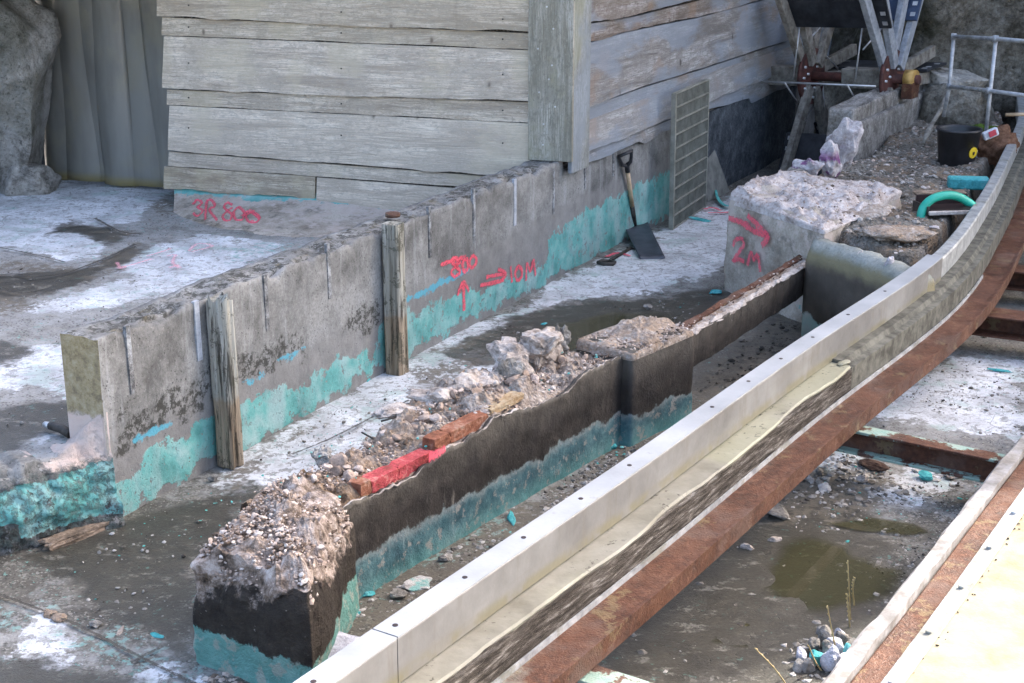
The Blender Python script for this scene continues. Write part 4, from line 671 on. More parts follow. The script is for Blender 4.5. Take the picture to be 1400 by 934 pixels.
rg = np.random.default_rng(5); pts = []; szs = []
for _ in range(2400):
    r = math.sqrt(rg.random()); a = rg.integers(nr_); q = cen + (plan[a] - cen) * .93 * r; z = .395 + .085 * math.sin(math.pi / 2 * (1 - min(1, r))) ** .8 + rg.uniform(-.005, .02) - (.05 * max(0, r - .85) / .15); pts.append([*q, z]); szs.append(rg.choice([.005, .007, .010, .015, .022], p=[.36, .32, .2, .09, .03]))
gravel('loose_stones', pts, szs, M['s_pink'], bw_, seed=3)
pts = []; szs = []
for _ in range(2600):
    s = rg.uniform(0, DL); f = rg.random(); zf = np.interp(s, skin_top[:, 0], skin_top[:, 1]); z = zf + (core_top(s) - zf) * min(1, f * 4) - .06 * max(0, f - .75) * 2.4 + rg.uniform(-.012, .016); pts.append(Dw(s, -.02 - .36 * f, z)); szs.append(rg.choice([.004, .006, .009, .014, .02], p=[.4, .3, .18, .09, .03]))
gravel('loose_stones', pts, szs, M['s_pink'], bw_, seed=4)
pts = []; szs = []
for _ in range(80):
    s = rg.uniform(.15, DL); f = rg.uniform(.25, .85); pts.append(Dw(s, -.02 - .36 * f, core_top(s) - .03 * max(0, f - .75) * 4 + rg.uniform(-.005, .02))); szs.append(rg.choice([.018, .026, .034, .046], p=[.45, .3, .18, .07]))
gravel('broken_pieces', pts, szs, M['s_pink'], bw_, sub=2, flat=.75, seed=44)
pts = [Dw(rg.uniform(-.3, DL), -rg.uniform(.03, .36), .43 + rg.uniform(-.02, .03)) for _ in range(60)]; gravel('paint_flakes', pts, rg.uniform(.004, .011, 60), M['s_turq'], bw_, seed=9)
# lilac plaster shard and rubble skirt at the block's foot
o = rock('plaster_shard', P(475, 905) + Z3 * .03, (.17, .11, .05), 23, M['lilac'], None, 3, .18, 6, Euler((.25, .1, .5)).to_matrix()); tag(o, 'lilac white plaster shard at the foot of the broken wall end block', 'plaster')
# lumps lying on the wall, from near to far
for (x, y, z, r, sd_, mt, lab) in [(318, 728, .43, (.035, .03, .035), 2, 'chunkd', 'small dark brown stone on the stony end of the broken wall'), (545, 562, .42, (.13, .09, .04), 31, 'chunk', 'low pinkish concrete lump near the middle of the broken wall top'), (604, 545, .44, (.16, .10, .06), 33, 'chunk', 'lumpy pale concrete piece behind the bare red brick'), (648, 524, .46, (.16, .11, .075), 35, 'chunk', 'rounded pale concrete lump left of the upright slab piece'), (694, 515, .47, (.075, .035, .085), 37, 'chunkg', 'smooth grey slab piece standing upright on the broken wall'),
    (698, 490, .49, (.14, .12, .09), 39, 'chunk', 'large rough concrete lump behind the upright slab piece'), (738, 474, .50, (.17, .11, .10), 41, 'chunk', 'biggest jagged concrete lump on the broken wall'), (762, 470, .46, (.05, .05, .085), 43, 'chunkg', 'smooth cut corner of concrete at far side of biggest lump'), (440, 625, .41, (.06, .05, .035), 45, 'chunkg', 'small grey lump with turquoise bits on brown part of wall')]:
    tag(rock('concrete_lump', P(x, y, z), r, sd_, M[mt], None, 4, .34, 9, Euler((0, .1, math.radians(57) + sd_)).to_matrix(), False, 2.6), lab, 'rubble', 'lumps on the broken wall')
for (x, y, rz, ln) in [(535, 574, .4, .045), (502, 597, 2.4, .04)]:
    q = P(x, y, .425); d = np.array([math.cos(rz), math.sin(rz), 0]) * ln; tag(tube('twig', [q - d, q + Z3 * .006, q + d * .8 + Z3 * .01], .004, M['iron'], None, 6), 'thin dark twig on dusty wall top, ' + ('nearer the bricks' if x > 520 else 'nearer the end block'), 'twig')
# ------------------------------------------------------------------ pilaster
PA = P(848, 607)[:2] + DN * .055; PBv = P(940, 566)[:2] + DN * .03; pl = root('tarred_pilaster', 'dark tarred concrete pier with crumbled pale top joining the wall to the steel beam', 'pier', [*((PA + PBv) / 2), 0])
pd_ = (PBv - PA) / np.linalg.norm(PBv - PA); plen = np.linalg.norm(PBv - PA); pn = np.array([-pd_[1], pd_[0]])
def ringblock(name, corners, z0, tops, mat, parent, per=14, nz=16, nt=8, rs=.006, top_rough=.02, seed=0, rnd=.02, attrs=None):
    cs = [np.asarray(c, float) for c in corners]; ring = []; zt = []
    for i in range(len(cs)):
        a, b = cs[i], cs[(i + 1) % len(cs)]
        for k in range(per): f = (k + .5) / per; ring.append(a * (1 - f) + b * f); zt.append(tops[i] * (1 - f) + tops[(i + 1) % len(cs)] * f)
    ring = np.array(ring); zt = np.array(zt); c0 = ring.mean(0); zc = zt.mean(); n = len(ring); V = []
    for j in range(nz):
        f = j / (nz - 1)
        for q, zz in zip(ring, zt):
            z = z0 + (zz - z0) * f; d = q - c0; d = d / np.linalg.norm(d); p = np.array([*(q - d * rnd * f ** 12), z]); V.append(p + np.array([*d, 0]) * (rs * fbm(p[None], 6, 3, seed)[0] + rs * .5 * fbm(p[None], 24, 2, seed)[0]))
    for j in range(1, nt):
        f = 1 - j / nt
        for q, zz in zip(ring, zt):
            d = q - c0; d = d / np.linalg.norm(d); p = np.array([*(c0 + (q - d * rnd - c0) * f), zz * f + zc * (1 - f) + rnd * .3]); V.append(p + Z3 * top_rough * fbm(p[None], 9, 5, seed + 2, .6)[0])
    m = nz + nt - 1; Fc = [(j * n + c, j * n + (c + 1) % n, (j + 1) * n + (c + 1) % n, (j + 1) * n + c) for j in range(m - 1) for c in range(n)] + [tuple((m - 1) * n + c for c in range(n))]
    return mobj(name, V, Fc, mat, parent, True, attrs=attrs(np.array(V)) if attrs else None)
pc = [PA + pd_ * .0, PBv, PBv + pn * .33, PA + pn * .33 - pd_ * .02]
ringblock('pier_body', pc, -.02, [.455, .44, .45, .46], M['pil'], pl, 18, 18, 6, .006, .01, 3)
ringblock('crumbled_top', [p_ + (np.mean(pc, 0) - p_) * .02 for p_ in pc], .425, [.462, .448, .47, .475], M['rubble'], pl, 18, 4, 10, .008, .035, 5, .01)
pts = []
for _ in range(500): f, g_ = rg.random(2); q = PA + pd_ * plen * f + pn * .31 * g_; pts.append([*q, .465 + rg.uniform(-.01, .012)])
gravel('loose_stones', pts, rg.choice([.004, .006, .010, .014], 500), M['s_pink'], pl, seed=6)
# ------------------------------------------------------------------ hollow steel-edged beam spanning to the block
HA = P(938, 464, .41)[:2]; HB = P(1122, 352, .41)[:2]; hb = root('dark_spanning_beam', 'dark rusty edged beam spanning clear of the floor between pier and sprayed block', 'beam', [*((HA + HB) / 2), .27])
hp = resample([HA - (HB - HA) * .01, HB], .03)[0]; hz_ = np.full(len(hp), -.042); jt = lambda a: (lambda i, j: (a * fbm(np.array([[i * .3, j * 3.1, a]]), 1, 3, 3)[0], a * fbm(np.array([[i * .45, j * 5.3, 2]]), 1, 3, 4)[0]))
sweep('beam_face', hp, [(-.028, .275), (0, .275), (.002, .36), (0, .452), (-.022, .456)], M['pil'] and m_dark(-1, 'tarred_beam_face'), hb, jt(.006), zoff=hz_); sweep('infill', hp, [(-.09, .30), (-.029, .30), (-.029, .438), (-.06, .444), (-.09, .44)], M['rubble'], hb, jt(.008), zoff=hz_); sweep('back_plank', hp, [(-.125, .29), (-.092, .29), (-.092, .452), (-.125, .456)], M['rustp'], hb, jt(.005), zoff=hz_); sweep('pale_crust', hp[4:-3], [(-.03, .45), (.003, .447), (.004, .456), (-.012, .464), (-.028, .461)], M['chunk'], hb, jt(.010), zoff=hz_)
pts = [np.array([*(hp[rg.integers(len(hp))] + NR * rg.uniform(-.11, -.01)), .412]) for _ in range(170)]; gravel('loose_stones', pts, rg.choice([.004, .007, .011], 170), M['s_pink'], hb, seed=8)
# ------------------------------------------------------------------ sprayed concrete block, rounded wall, mound
ba = P(990, 398)[:2]; b1 = P(1127, 318, .60)[:2]; b2 = P(1160, 303, .60)[:2]; b3 = P(1235, 262, .62)[:2]; b4 = P(1070, 240, .66)[:2]; b0 = ba * .97 + P(1000, 258, .66)[:2] * .03
blk = root('sprayed_block', 'pale concrete block with red arrow and 2M spray marks, white dusty top', 'block', [*((ba + b3) / 2), 0])
def battr(v): z = v[:, 2]; n_ = len(z); return dict(turq=-.035 - np.abs(z - .08) * .25, blue=np.full(n_, -9.), low=np.full(n_, -.03), lichen=np.full(n_, -.10), moss=-.06 + z * .02, pink=np.full(n_, -.02))
ringblock('block_body', [ba, b1, b2, b3, b4, P(999, 262, .66)[:2]], -.02, [.655, .60, .58, .62, .68, .665], M['tan'], blk, 16, 22, 14, .012, .03, 7, .03, battr)
ringblock('dusty_top', [q + (np.mean([ba, b1, b2, b3, b4], 0) - q) * .015 for q in [ba, b1, b2, b3, b4, P(999, 262, .66)[:2]]], .585, [.672, .612, .595, .64, .70, .685], m_chunk('dusty_pinkish_concrete', (.26, .21, .18), (.48, .42, .39), (.62, .58, .56)), blk, 20, 6, 26, .014, .04, 9, .03)
bt_ = [c for c in blk.children if c.name.startswith('dusty_top')][0]; BT = BVHTree.FromPolygons([tuple(wloc(bt_) + v.co) for v in bt_.data.vertices], [tuple(p.vertices) for p in bt_.data.polygons]); qs_ = in_poly_pts(np.array([ba, b1, b2, b3, b4]), 900, rg); hits = [BT.ray_cast(Vector((q[0], q[1], 2)), Vector((0, 0, -1)))[0] for q in qs_]; pts = [list(h) for h in hits if h is not None]
gravel('loose_stones', pts, rg.choice([.004, .007, .011, .018], len(pts), p=[.45, .3, .18, .07]), M['s_pink'], blk, seed=14)
onb = lambda x, y: PP(x, y, ba, b1); bn = np.array([*(np.array([(b1 - ba)[1], -(b1 - ba)[0]]) / np.linalg.norm(b1 - ba)), 0])
strokes('spray_mark', blk, [(.05, [(1000, 298), (1018, 304), (1036, 316), (1054, 322)]), (.055, [(1026, 294), (1040, 308), (1054, 322)]), (.055, [(1055, 321), (1050, 330), (1045, 335)]), [(1006, 336), (1010, 327), (1018, 326), (1021, 334), (1015, 344), (1008, 353), (1006, 358)], [(1007, 357), (1014, 354), (1022, 357)], [(1026, 362), (1031, 345), (1035, 355), (1040, 348), (1044, 371)]], onb, bn, .042, M['red'], .022)
ra = P(1122, 322, .60)[:2]; rb = P(1260, 378, .56)[:2]; rw = root('rounded_stub_wall', 'stub wall with rounded grey green top and brown stained face, under the white rail', 'wall', [*((ra + rb) / 2), 0])
pr = [(.10, -.02), (.105, .30), (.10, .47), (.085, .53), (.05, .57), (0, .585), (-.05, .57), (-.085, .53), (-.10, .45), (-.10, -.02)]
rp_ = resample([ra, (ra + rb) / 2 + np.array([.02, .03]), rb], .03)[0]
def m_stub():
    s = Mt('stained_stub_render', .75, .3); z = s.xyz()[2]; c, h = concrete(s, (.15, .16, .14), (.30, .31, .28)); c = s.mix(s.paintmask(s.ma('SUBTRACT', .53, z), .02, .03, 5), c, s.mix(s.noise(7), (.23, .20, .11), (.16, .135, .085))); c = s.mix(s.paintmask(s.ma('SUBTRACT', .45, z), .03, .04, 5), c, s.mix(s.noise(9), (.055, .045, .035), (.11, .09, .07))); c = s.mix(s.paintmask(s.ma('SUBTRACT', .13, z), .05, .01, 9), c, s.mix(s.noise(9), TURQ, (.45, .42, .38))); return s.done(c, s.bump(h, .5, .01))
sweep('wall_body', rp_, pr, m_stub(), rw, jt(.013), True); rock('chipped_patch', PP(1215, 372, ra, rb) + Z3 * .03, (.06, .05, .03), 3, M['plaster'], rw, 3); rock('chipped_patch', PP(1165, 348, ra, rb) + np.array([.03, -.07, -.0]), (.055, .03, .03), 4, M['chunk'], rw, 3)
RP = catmull([(-1.25, 2.22), (-.53, 3.35), (-.15, 3.95), (.42, 4.84), (1.23, 6.14), (2.32, 7.83), (3.09, 9.45), (3.78, 11.1), (4.42, 12.7), (4.9, 14.2)], 10)
def path_t(p2):
    d = np.linalg.norm(p2[:, None, :] - RP[None], axis=2); i = np.clip(np.argmin(d, 1), 1, len(RP) - 2); tg = RP[i + 1] - RP[i - 1]; tg /= np.linalg.norm(tg, axis=1)[:, None]; return np.sum((p2 - RP[i]) * np.stack([tg[:, 1], -tg[:, 0]], 1), 1)
def make_mound():
    poly = np.array([P(x, y, .58)[:2] for x, y in [(1030, 268), (1075, 232), (1150, 205), (1180, 185), (1262, 128), (1420, 120), (1450, 240), (1290, 350), (1225, 345), (1140, 318)]]); lo, hi = poly.min(0) - .1, poly.max(0) + .1; nx, ny = 130, 210
    X, Y = np.meshgrid(np.linspace(lo[0], hi[0], nx), np.linspace(lo[1], hi[1], ny), indexing='ij'); p2 = np.stack([X.ravel(), Y.ravel()], 1); d = sdf(p2, poly); e = np.clip(d / .16 + .3, 0, 1); e = e * e * (3 - 2 * e); e = e * np.clip((-.05 - path_t(p2)) / .10, 0, 1); p3 = np.column_stack([p2, 0 * d])
    up = np.clip((p2[:, 1] - 9.3) / 3, 0, 1); z = -.1 + e * (.64 - .10 * up) + e * (.045 * fbm(p3, 2.5, 4, 3) + .022 * np.abs(fbm(p3, 11, 4, 7)))
    return mobj('rubble_mound', np.column_stack([p2, z]), gridf(nx, ny), M['earth'], None, True), poly
mound, mpoly = make_mound(); tag(mound, kind='structure')
def mz(q):
    hit = None; me = mound.data; loc = np.array(mound.location); return None
from mathutils.bvhtree import BVHTree
BV = BVHTree.FromPolygons([tuple(np.array(v.co) + np.array(mound.location)) for v in mound.data.vertices], [tuple(p.vertices) for p in mound.data.polygons])
def gz(x, y):
    h = BV.ray_cast(Vector((x, y, 3)), Vector((0, 0, -1))); return h[0].z if h[0] is not None else .5
pp = in_poly_pts(np.mean(mpoly, 0) + (mpoly - np.mean(mpoly, 0)) * .93, 7000, rg); pp = pp[path_t(pp) < -.16]; pp = pp[:4200]; n1_ = int(len(pp) * .8); pts = [[q[0], q[1], gz(*q) + .002] for q in pp]
gravel('loose_stones', pts[:n1_], rg.choice([.006, .010, .015, .022, .034], n1_, p=[.34, .34, .2, .09, .03]), M['s_tan'], mound, seed=11); gravel('loose_stones', pts[n1_:], rg.choice([.008, .014, .022, .03], len(pts) - n1_, p=[.4, .35, .2, .05]), M['s_pink'], mound, seed=12)
for i, (x, y, z, r, mt, lab) in enumerate([(1155, 194, .80, (.12, .10, .20), 'plaster', 'tallest white plaster chunk standing at far end of rubble'), (1136, 218, .71, (.11, .09, .12), 'plaster', 'white plaster chunk in front of the tallest one'), (1108, 230, .69, (.13, .09, .09), 'plaster', 'white plaster chunk with purple paint at the left end of the row'), (1085, 242, .66, (.09, .08, .06), 'chunkg', 'low mossy grey lump left of the white plaster chunks')]):
    R = root('plaster_chunk', lab, 'rubble', P(x, y, z - r[2]), 'white plaster chunks'); rock('chunk_body', P(x, y, z), r, 60 + i, M[mt], R, 4, .26, 8, Euler((.1, .2, i)).to_matrix(), False, 2.2)
for (x, y, r, lab, sd_) in [(1065, 258, .11, 'hump of white dusty concrete at back of the sprayed block', 3), (1220, 318, .16, 'broad crumbling grey hump right of the sprayed block', 8), (1185, 290, .15, 'sandy rubble hump behind the rounded stub wall', 12)]:
    tag(rock('rubble_hump', P(x, y, .585), (r * 1.6, r, r * .28), sd_, M['rubble'], None, 4, .2, 5, Euler((0, 0, .4)).to_matrix(), True, 2.5), lab, 'rubble')
# ------------------------------------------------------------------ curved rail: white box, cream timber, steel channel
def rail_part(i0, i1, step=.05): return resample(RP[i0:i1 + 1], step)[0]
def idx_near(q): return int(np.argmin(np.linalg.norm(RP - np.asarray(q), axis=1)))
iJ = idx_near(P(513, 868, .6)[:2]); iE = idx_near((2.32, 7.83))
rbx = root('box_rail', 'long grey white box rail with bolt holes along its top, curving away at right', 'rail', [*RP[iJ], .47])
bxp = [(-.027, .458), (-.030, .597), (-.027, .600), (.053, .600), (.056, .597), (.055, .458)]
def railseg(i0, i1, gap0, gap1, prof, name, mat, jit=None, zo=None, R=rbx):
    p = rail_part(i0, i1, .04); p = p.copy(); p[0] += (p[1] - p[0]) / np.linalg.norm(p[1] - p[0]) * gap0; p[-1] -= (p[-1] - p[-2]) / np.linalg.norm(p[-1] - p[-2]) * gap1; return sweep(name, p, prof, mat, R, jit)
railseg(0, iJ, 0, .002, bxp, 'rail_section', M['white']); railseg(iJ, iE, .002, .0, bxp, 'rail_section', M['white'])
cpp = [(-.031, .6005), (-.0305, .606), (.0565, .606), (.057, .6005)]; railseg(0, iJ, 0, .003, cpp, 'skylit_top', M['lit_top']); railseg(iJ, iE, .003, .0, cpp, 'skylit_top', M['lit_top'])  # thin paler plate paints the sky-lit top onto the rail
railseg(iE - 14, len(RP) - 1, 0, 0, [(-.02, .42), (-.024, .583), (-.016, .588), (.04, .584), (.046, .575), (.045, .42)], 'curved_rail_section', m_galv('lichened_grey_rail', (.95, .95, .92)))
d = RP[iE] - RP[iE - 1]; d /= np.linalg.norm(d); obox('end_cap', [*(RP[iE] + d * .004 + np.array([d[1], -d[0]]) * .0125), .528], np.array([*d, 0]) * .005, np.array([d[1], -d[0], 0]) * .0415, Z3 * .069, M['white'], rbx)
for (x, y) in [(543, 858), (637, 792), (645, 919), (716, 737), (791, 684), (857, 637), (910, 597), (968, 557), (1018, 523), (1033, 507), (1060, 491), (1102, 461), (655, 800)][:0] + [(428, 934), (543, 858), (637, 792), (716, 737), (791, 683), (856, 637), (968, 557), (1018, 522), (1062, 491), (1102, 461), (1150, 430), (1200, 398)]:
    q = P(x, y, .601); i = idx_near(q[:2]); tg = RP[min(i + 1, len(RP) - 1)] - RP[i - 1]; tg /= np.linalg.norm(tg); q2 = RP[i] + tg * ((q[:2] - RP[i]) @ tg) + np.array([tg[1], -tg[0]]) * .012
    disc('bolt_hole', [*q2, .6060], Z3, .0085, .003, M['ink'], rbx, 12)
tb = root('timber_rail', 'rotting dark timber beam with peeling cream top under the white rail', 'beam', [*RP[iJ], .35])
def wavy(amp, f0, js):
    def j_(i, j): return ((amp * fbm(np.array([[i * f0, 1, js]]), 1, 4, js)[0] if j in (2, 3) else 0), (amp * .15 * fbm(np.array([[i * f0 * 2, j, 2]]), 1, 2, 5)[0]))
    return j_
iM = idx_near((1.47, 6.5)); railseg(0, iM, 0, 0, [(.02, .40), (.02, .452), (.140, .452), (.146, .444), (.137, .40)], 'cream_top', M['cream'], wavy(.013, .10, 3), R=tb); railseg(0, iM, 0, .003, [(.03, .325), (.03, .440), (.140, .440), (.154, .432), (.158, .38), (.153, .325)], 'timber', M['dtim'], jt(.006), R=tb)
railseg(iM, len(RP) - 1, .004, 0, [(.03, .325), (.03, .470), (.10, .468), (.115, .445), (.15, .44), (.152, .325)], 'timber', m_simple('lichened_grey_timber', (.045, .043, .034), (.14, .135, .11), .85, 14), jt(.0015), R=tb); rock('cream_end', [*(RP[iM] + NR * .11), .458], (.05, .03, .008), 5, M['cream'], tb, 2, .1, 3, Euler((0, 0, 1)).to_matrix())
tag(railseg(0, iM + 12, 0, 0, [(.158, .318), (.158, .338), (.165, .338), (.165, .318)], 'metal_strip', M['galv'], R=None), 'thin pale metal strip between dark timber and rusty channel', 'strip')
st = root('rusty_steel_channel', 'long rusty brown steel channel curving under the timber rail', 'beam', [*RP[iJ], .25])
p = rail_part(0, len(RP) - 1, .05); cp = [(.13, .315), (.15, .318), (.286, .318), (.292, .312), (.292, .245), (.275, .240), (.13, .28)]; o = sweep('channel', p, cp, M['rust'], st); sA = np.repeat(np.linspace(0, 1, len(p)), len(cp)); tt = np.tile([q[0] for q in cp], len(p)); cut = np.repeat(p[:, 1], len(cp))
at = o.data.attributes.new('grey', 'FLOAT', 'POINT'); at.data.foreach_set('value', np.asarray(.12 - np.abs(cut - 3.7) * .22 - np.abs(tt - .19) * 1.2, np.float32))
sweep('flange_lip', p, [(.284, .319), (.284, .323), (.296, .323), (.296, .311), (.293, .311), (.293, .319)], M['rustp'], st)
# cross members under the rails
def cross(idx, t0, t1, z0, z1, hw, mat, name, lab, R=None):
    t0 = .02
    tg = RP[idx + 1] - RP[idx]; tg /= np.linalg.norm(tg); nn = np.array([tg[1], -tg[0]]); a = RP[idx] + nn * t0; b = RP[idx] + nn * t1; T3 = np.array([*tg, 0]); R = root(name, lab, 'beam', [*((a + b) / 2), z0], 'cross beams between the steel channels'); c2 = [*((a + b) / 2)]; L_ = np.array([*((b - a) / 2), 0])
    obox('top_flange', [*c2, z1 - .006], L_, T3 * hw, Z3 * .006, mat, R, .002); obox('bottom_flange', [*c2, z0 + .006], L_, T3 * (hw + .012), Z3 * .006, mat, R, .002); obox('web', [*c2, (z0 + z1) / 2], L_, T3 * .005, Z3 * ((z1 - z0) / 2 - .012), M['rustp'], R); return R
def idx_px(px, py, z, t):
    q = P(px, py, z)[:2]; best = 0; bd = 9
    for i in range(1, len(RP) - 1):
        tg = RP[i + 1] - RP[i]; tg = tg / np.linalg.norm(tg); e = abs((q - RP[i]) @ tg)
        if e < bd and np.linalg.norm(q - RP[i]) < 2.5: bd = e; best = i
    return best
cross(idx_px(1270, 600, .24, .6), .27, 1.02, .125, .235, .045, M['rustx'], 'cross_beam', 'rusty steel cross beam with flaking turquoise top above the muddy floor'); cross(idx_px(835, 925, .24, .5), .27, 1.0, .085, .235, .055, M['rustx'], 'cross_beam', 'cross beam with turquoise top at bottom edge of the photo')
cross(idx_px(1360, 425, .22, .6), .27, 1.02, .10, .22, .10, M['rustp'], 'cross_beam', 'brown rusty cross plate, lower of the two far ones'); cross(idx_px(1390, 365, .22, .6), .27, 1.02, .10, .22, .10, M['rustp'], 'cross_beam', 'brown rusty cross plate, upper of the two far ones')
# right-hand edge of the trough
re_ = root('trough_edge', 'right trough edge with white flaking board, rusty strip and bolted steel flat', 'rail', [*(RP[iJ] + NR), .2]); iR = idx_near((2.6, 8.4)); p = rail_part(0, iR, .05)
sweep('white_board', p, [(.982, .10), (.976, .340), (.984, .346), (1.032, .346), (1.036, .10)], M['whitep'], re_, jt(.005)); o = sweep('rusty_strip', p, [(1.037, .10), (1.036, .318), (1.042, .322), (1.116, .322), (1.12, .10)], M['rust'], re_); at = o.data.attributes.new('grey', 'FLOAT', 'POINT'); at.data.foreach_set('value', np.full(len(o.data.vertices), -9., np.float32))
sweep('steel_flat', p, [(1.120, .318), (1.120, .334), (1.174, .338), (1.176, .326), (1.170, .318)], M['galv'], re_)
for i in range(3, len(p) - 1, 7):
    tg = p[i + 1] - p[i]; tg /= np.linalg.norm(tg); disc('bolt', [*(p[i] + np.array([tg[1], -tg[0]]) * 1.148), .340], Z3, .010, .012, M['galv'], re_, 6)
o = sweep('fibreglass_panel', p, [(1.17, .285), (1.17, .320), (1.23, .324), (2.9, .345), (2.9, .285)], M['panel'], None); tag(o, 'pale cream sunlit panel deck right of the bolted steel flat', 'panel')
pts = [np.array([*(p[i] + NR * (1.18 + abs(rg.normal(0, .010)))), .324]) for i in rg.integers(0, len(p), 150)]; tag(gravel('moss_line', pts, rg.uniform(.003, .008, 150), M['s_dark'], None, seed=21), 'fine dark moss line along the panel edge', 'moss')
# ------------------------------------------------------------------ water lying on the pit floor
def puddle(px, lab, seed, z=.012):
    poly = np.array([P(x, y, z)[:2] for x, y in px]); poly = catmull(np.vstack([poly, poly[:1]]), 8)[:-1]; c = poly.mean(0); V = []; dep = []; n = len(poly)
    for k in range(9):
        f = 1 - k / 9
        for q in poly:
            e = q + (q - c) / (np.linalg.norm(q - c) + 1e-6) * .05 * fbm(np.array([[q[0], q[1], seed]]), 5, 4, seed)[0]; e = c + (e - c) * f; V.append([e[0], e[1], z]); dep.append((1 - f) * .2 - .004)
    Fc = [(j * n + i, j * n + (i + 1) % n, (j + 1) * n + (i + 1) % n, (j + 1) * n + i) for j in range(8) for i in range(n)] + [tuple(8 * n + i for i in range(n))]
    o = mobj('puddle', V, Fc, M['water'], None, attrs=dict(depth=dep)); tag(o, kind='structure'); return o
puddle([(1030, 800), (1060, 740), (1150, 735), (1200, 770), (1235, 780), (1215, 815), (1130, 850), (1060, 835)], '', 3); puddle([(960, 880), (1000, 845), (1060, 850), (1120, 870), (1050, 885)], '', 5); puddle([(1120, 715), (1180, 705), (1260, 715), (1280, 730), (1200, 735)], '', 6); puddle([(660, 490), (720, 455), (800, 430), (900, 425), (935, 440), (860, 465), (790, 482)], '', 8, .011)
# ------------------------------------------------------------------ loose gravel and flakes on the floors
def strew(name, z, px, n, sizes, pr, mat, seed, lab, cat, flat=.6):
    rg = np.random.default_rng(seed); q = in_poly_pts(np.array([P(x, y, z)[:2] for x, y in px]), n, rg); cl = fbm(np.column_stack([q, 0 * q[:, 0]]), 3.5, 3, seed); q = q[cl > -.25]
    return tag(gravel(name, np.column_stack([q, np.full(len(q), z + .004)]), rg.choice(sizes, len(q), p=pr), mat, None, 1, flat, seed), lab, cat)
A_wallfoot = [(455, 850), (560, 790), (700, 700), (850, 612), (900, 610), (960, 580), (700, 760), (520, 880)]; A_gap = [(940, 545), (1020, 460), (1110, 420), (1180, 425), (1100, 470), (960, 570)]; A_pit = [(780, 920), (930, 790), (1050, 690), (1150, 615), (1390, 650), (1290, 730), (1200, 850), (1080, 934)]; A_pit2 = [(1160, 590), (1250, 480), (1400, 430), (1400, 620), (1300, 600)]; A_chan = [(60, 830), (160, 718), (300, 650), (600, 490), (720, 435), (980, 400), (930, 450), (640, 500), (440, 640), (260, 800), (255, 925), (130, 870)]; A_left = [(0, 370), (150, 310), (240, 290), (420, 340), (110, 450), (100, 560), (0, 600)]
SZ = [.004, .007, .011, .017, .026]
strew('gravel', 0, A_wallfoot, 1700, SZ, [.34, .3, .2, .12, .04], M['s_grey'], 31, 'grey grit and stones along the foot of the broken wall', 'gravel'); strew('paint_flakes', 0, A_wallfoot, 200, [.006, .010, .016, .024], [.4, .3, .2, .1], M['s_turq'], 32, 'turquoise paint flakes along the foot of the broken wall', 'paint flakes', .3)
strew('gravel', 0, A_gap, 420, SZ, [.4, .3, .18, .09, .03], M['s_dark'], 33, 'dark debris below the spanning beam', 'gravel', .4); strew('gravel', 0, A_pit, 2600, SZ, [.5, .28, .14, .06, .02], M['s_grey'], 34, 'scattered grit on the wet pit floor between the rails', 'gravel'); strew('gravel', 0, [(1040, 660), (1130, 615), (1210, 640), (1260, 700), (1180, 740), (1090, 715)], 500, [.008, .013, .02, .03], [.4, .3, .2, .1], M['s_grey'], 45, 'broken stones on the pit floor below the cross beam', 'gravel', .4); strew('paint_flakes', 0, A_pit, 70, [.006, .010, .016], [.5, .3, .2], M['s_turq'], 35, 'turquoise flakes on the wet pit floor', 'paint flakes', .3)
strew('gravel', 0, A_pit2, 700, SZ, [.6, .27, .09, .03, .01], M['s_grey'], 36, 'dark grit on the pale pit floor beyond the cross beam', 'gravel', .5); strew('gravel', 0, A_chan, 1500, [.003, .005, .008, .014], [.5, .3, .15, .05], M['s_grey'], 37, 'fine grit on the channel floor beside the concrete wall', 'gravel'); strew('paint_flakes', 0, A_chan, 130, [.005, .008, .013], [.5, .3, .2], M['s_turq'], 38, 'turquoise flecks on the channel floor', 'paint flakes', .25)
strew('gravel', ZL, A_left, 500, [.003, .005, .008, .013], [.5, .3, .15, .05], M['s_grey'], 39, 'fine grit on the raised floor', 'gravel'); strew('gravel', 0, [(270, 930), (440, 900), (520, 880), (470, 934), (330, 960)], 500, [.006, .010, .015, .022], [.4, .3, .2, .1], M['s_pink'], 40, 'pinkish rubble skirt round the end block', 'gravel')
strew('gravel', 0, [(1065, 905), (1100, 868), (1170, 865), (1200, 900), (1150, 940), (1080, 934)], 420, [.008, .013, .02, .028], [.3, .3, .25, .15], M['s_grey'], 42, 'dark gravel around the heap of stones', 'gravel')
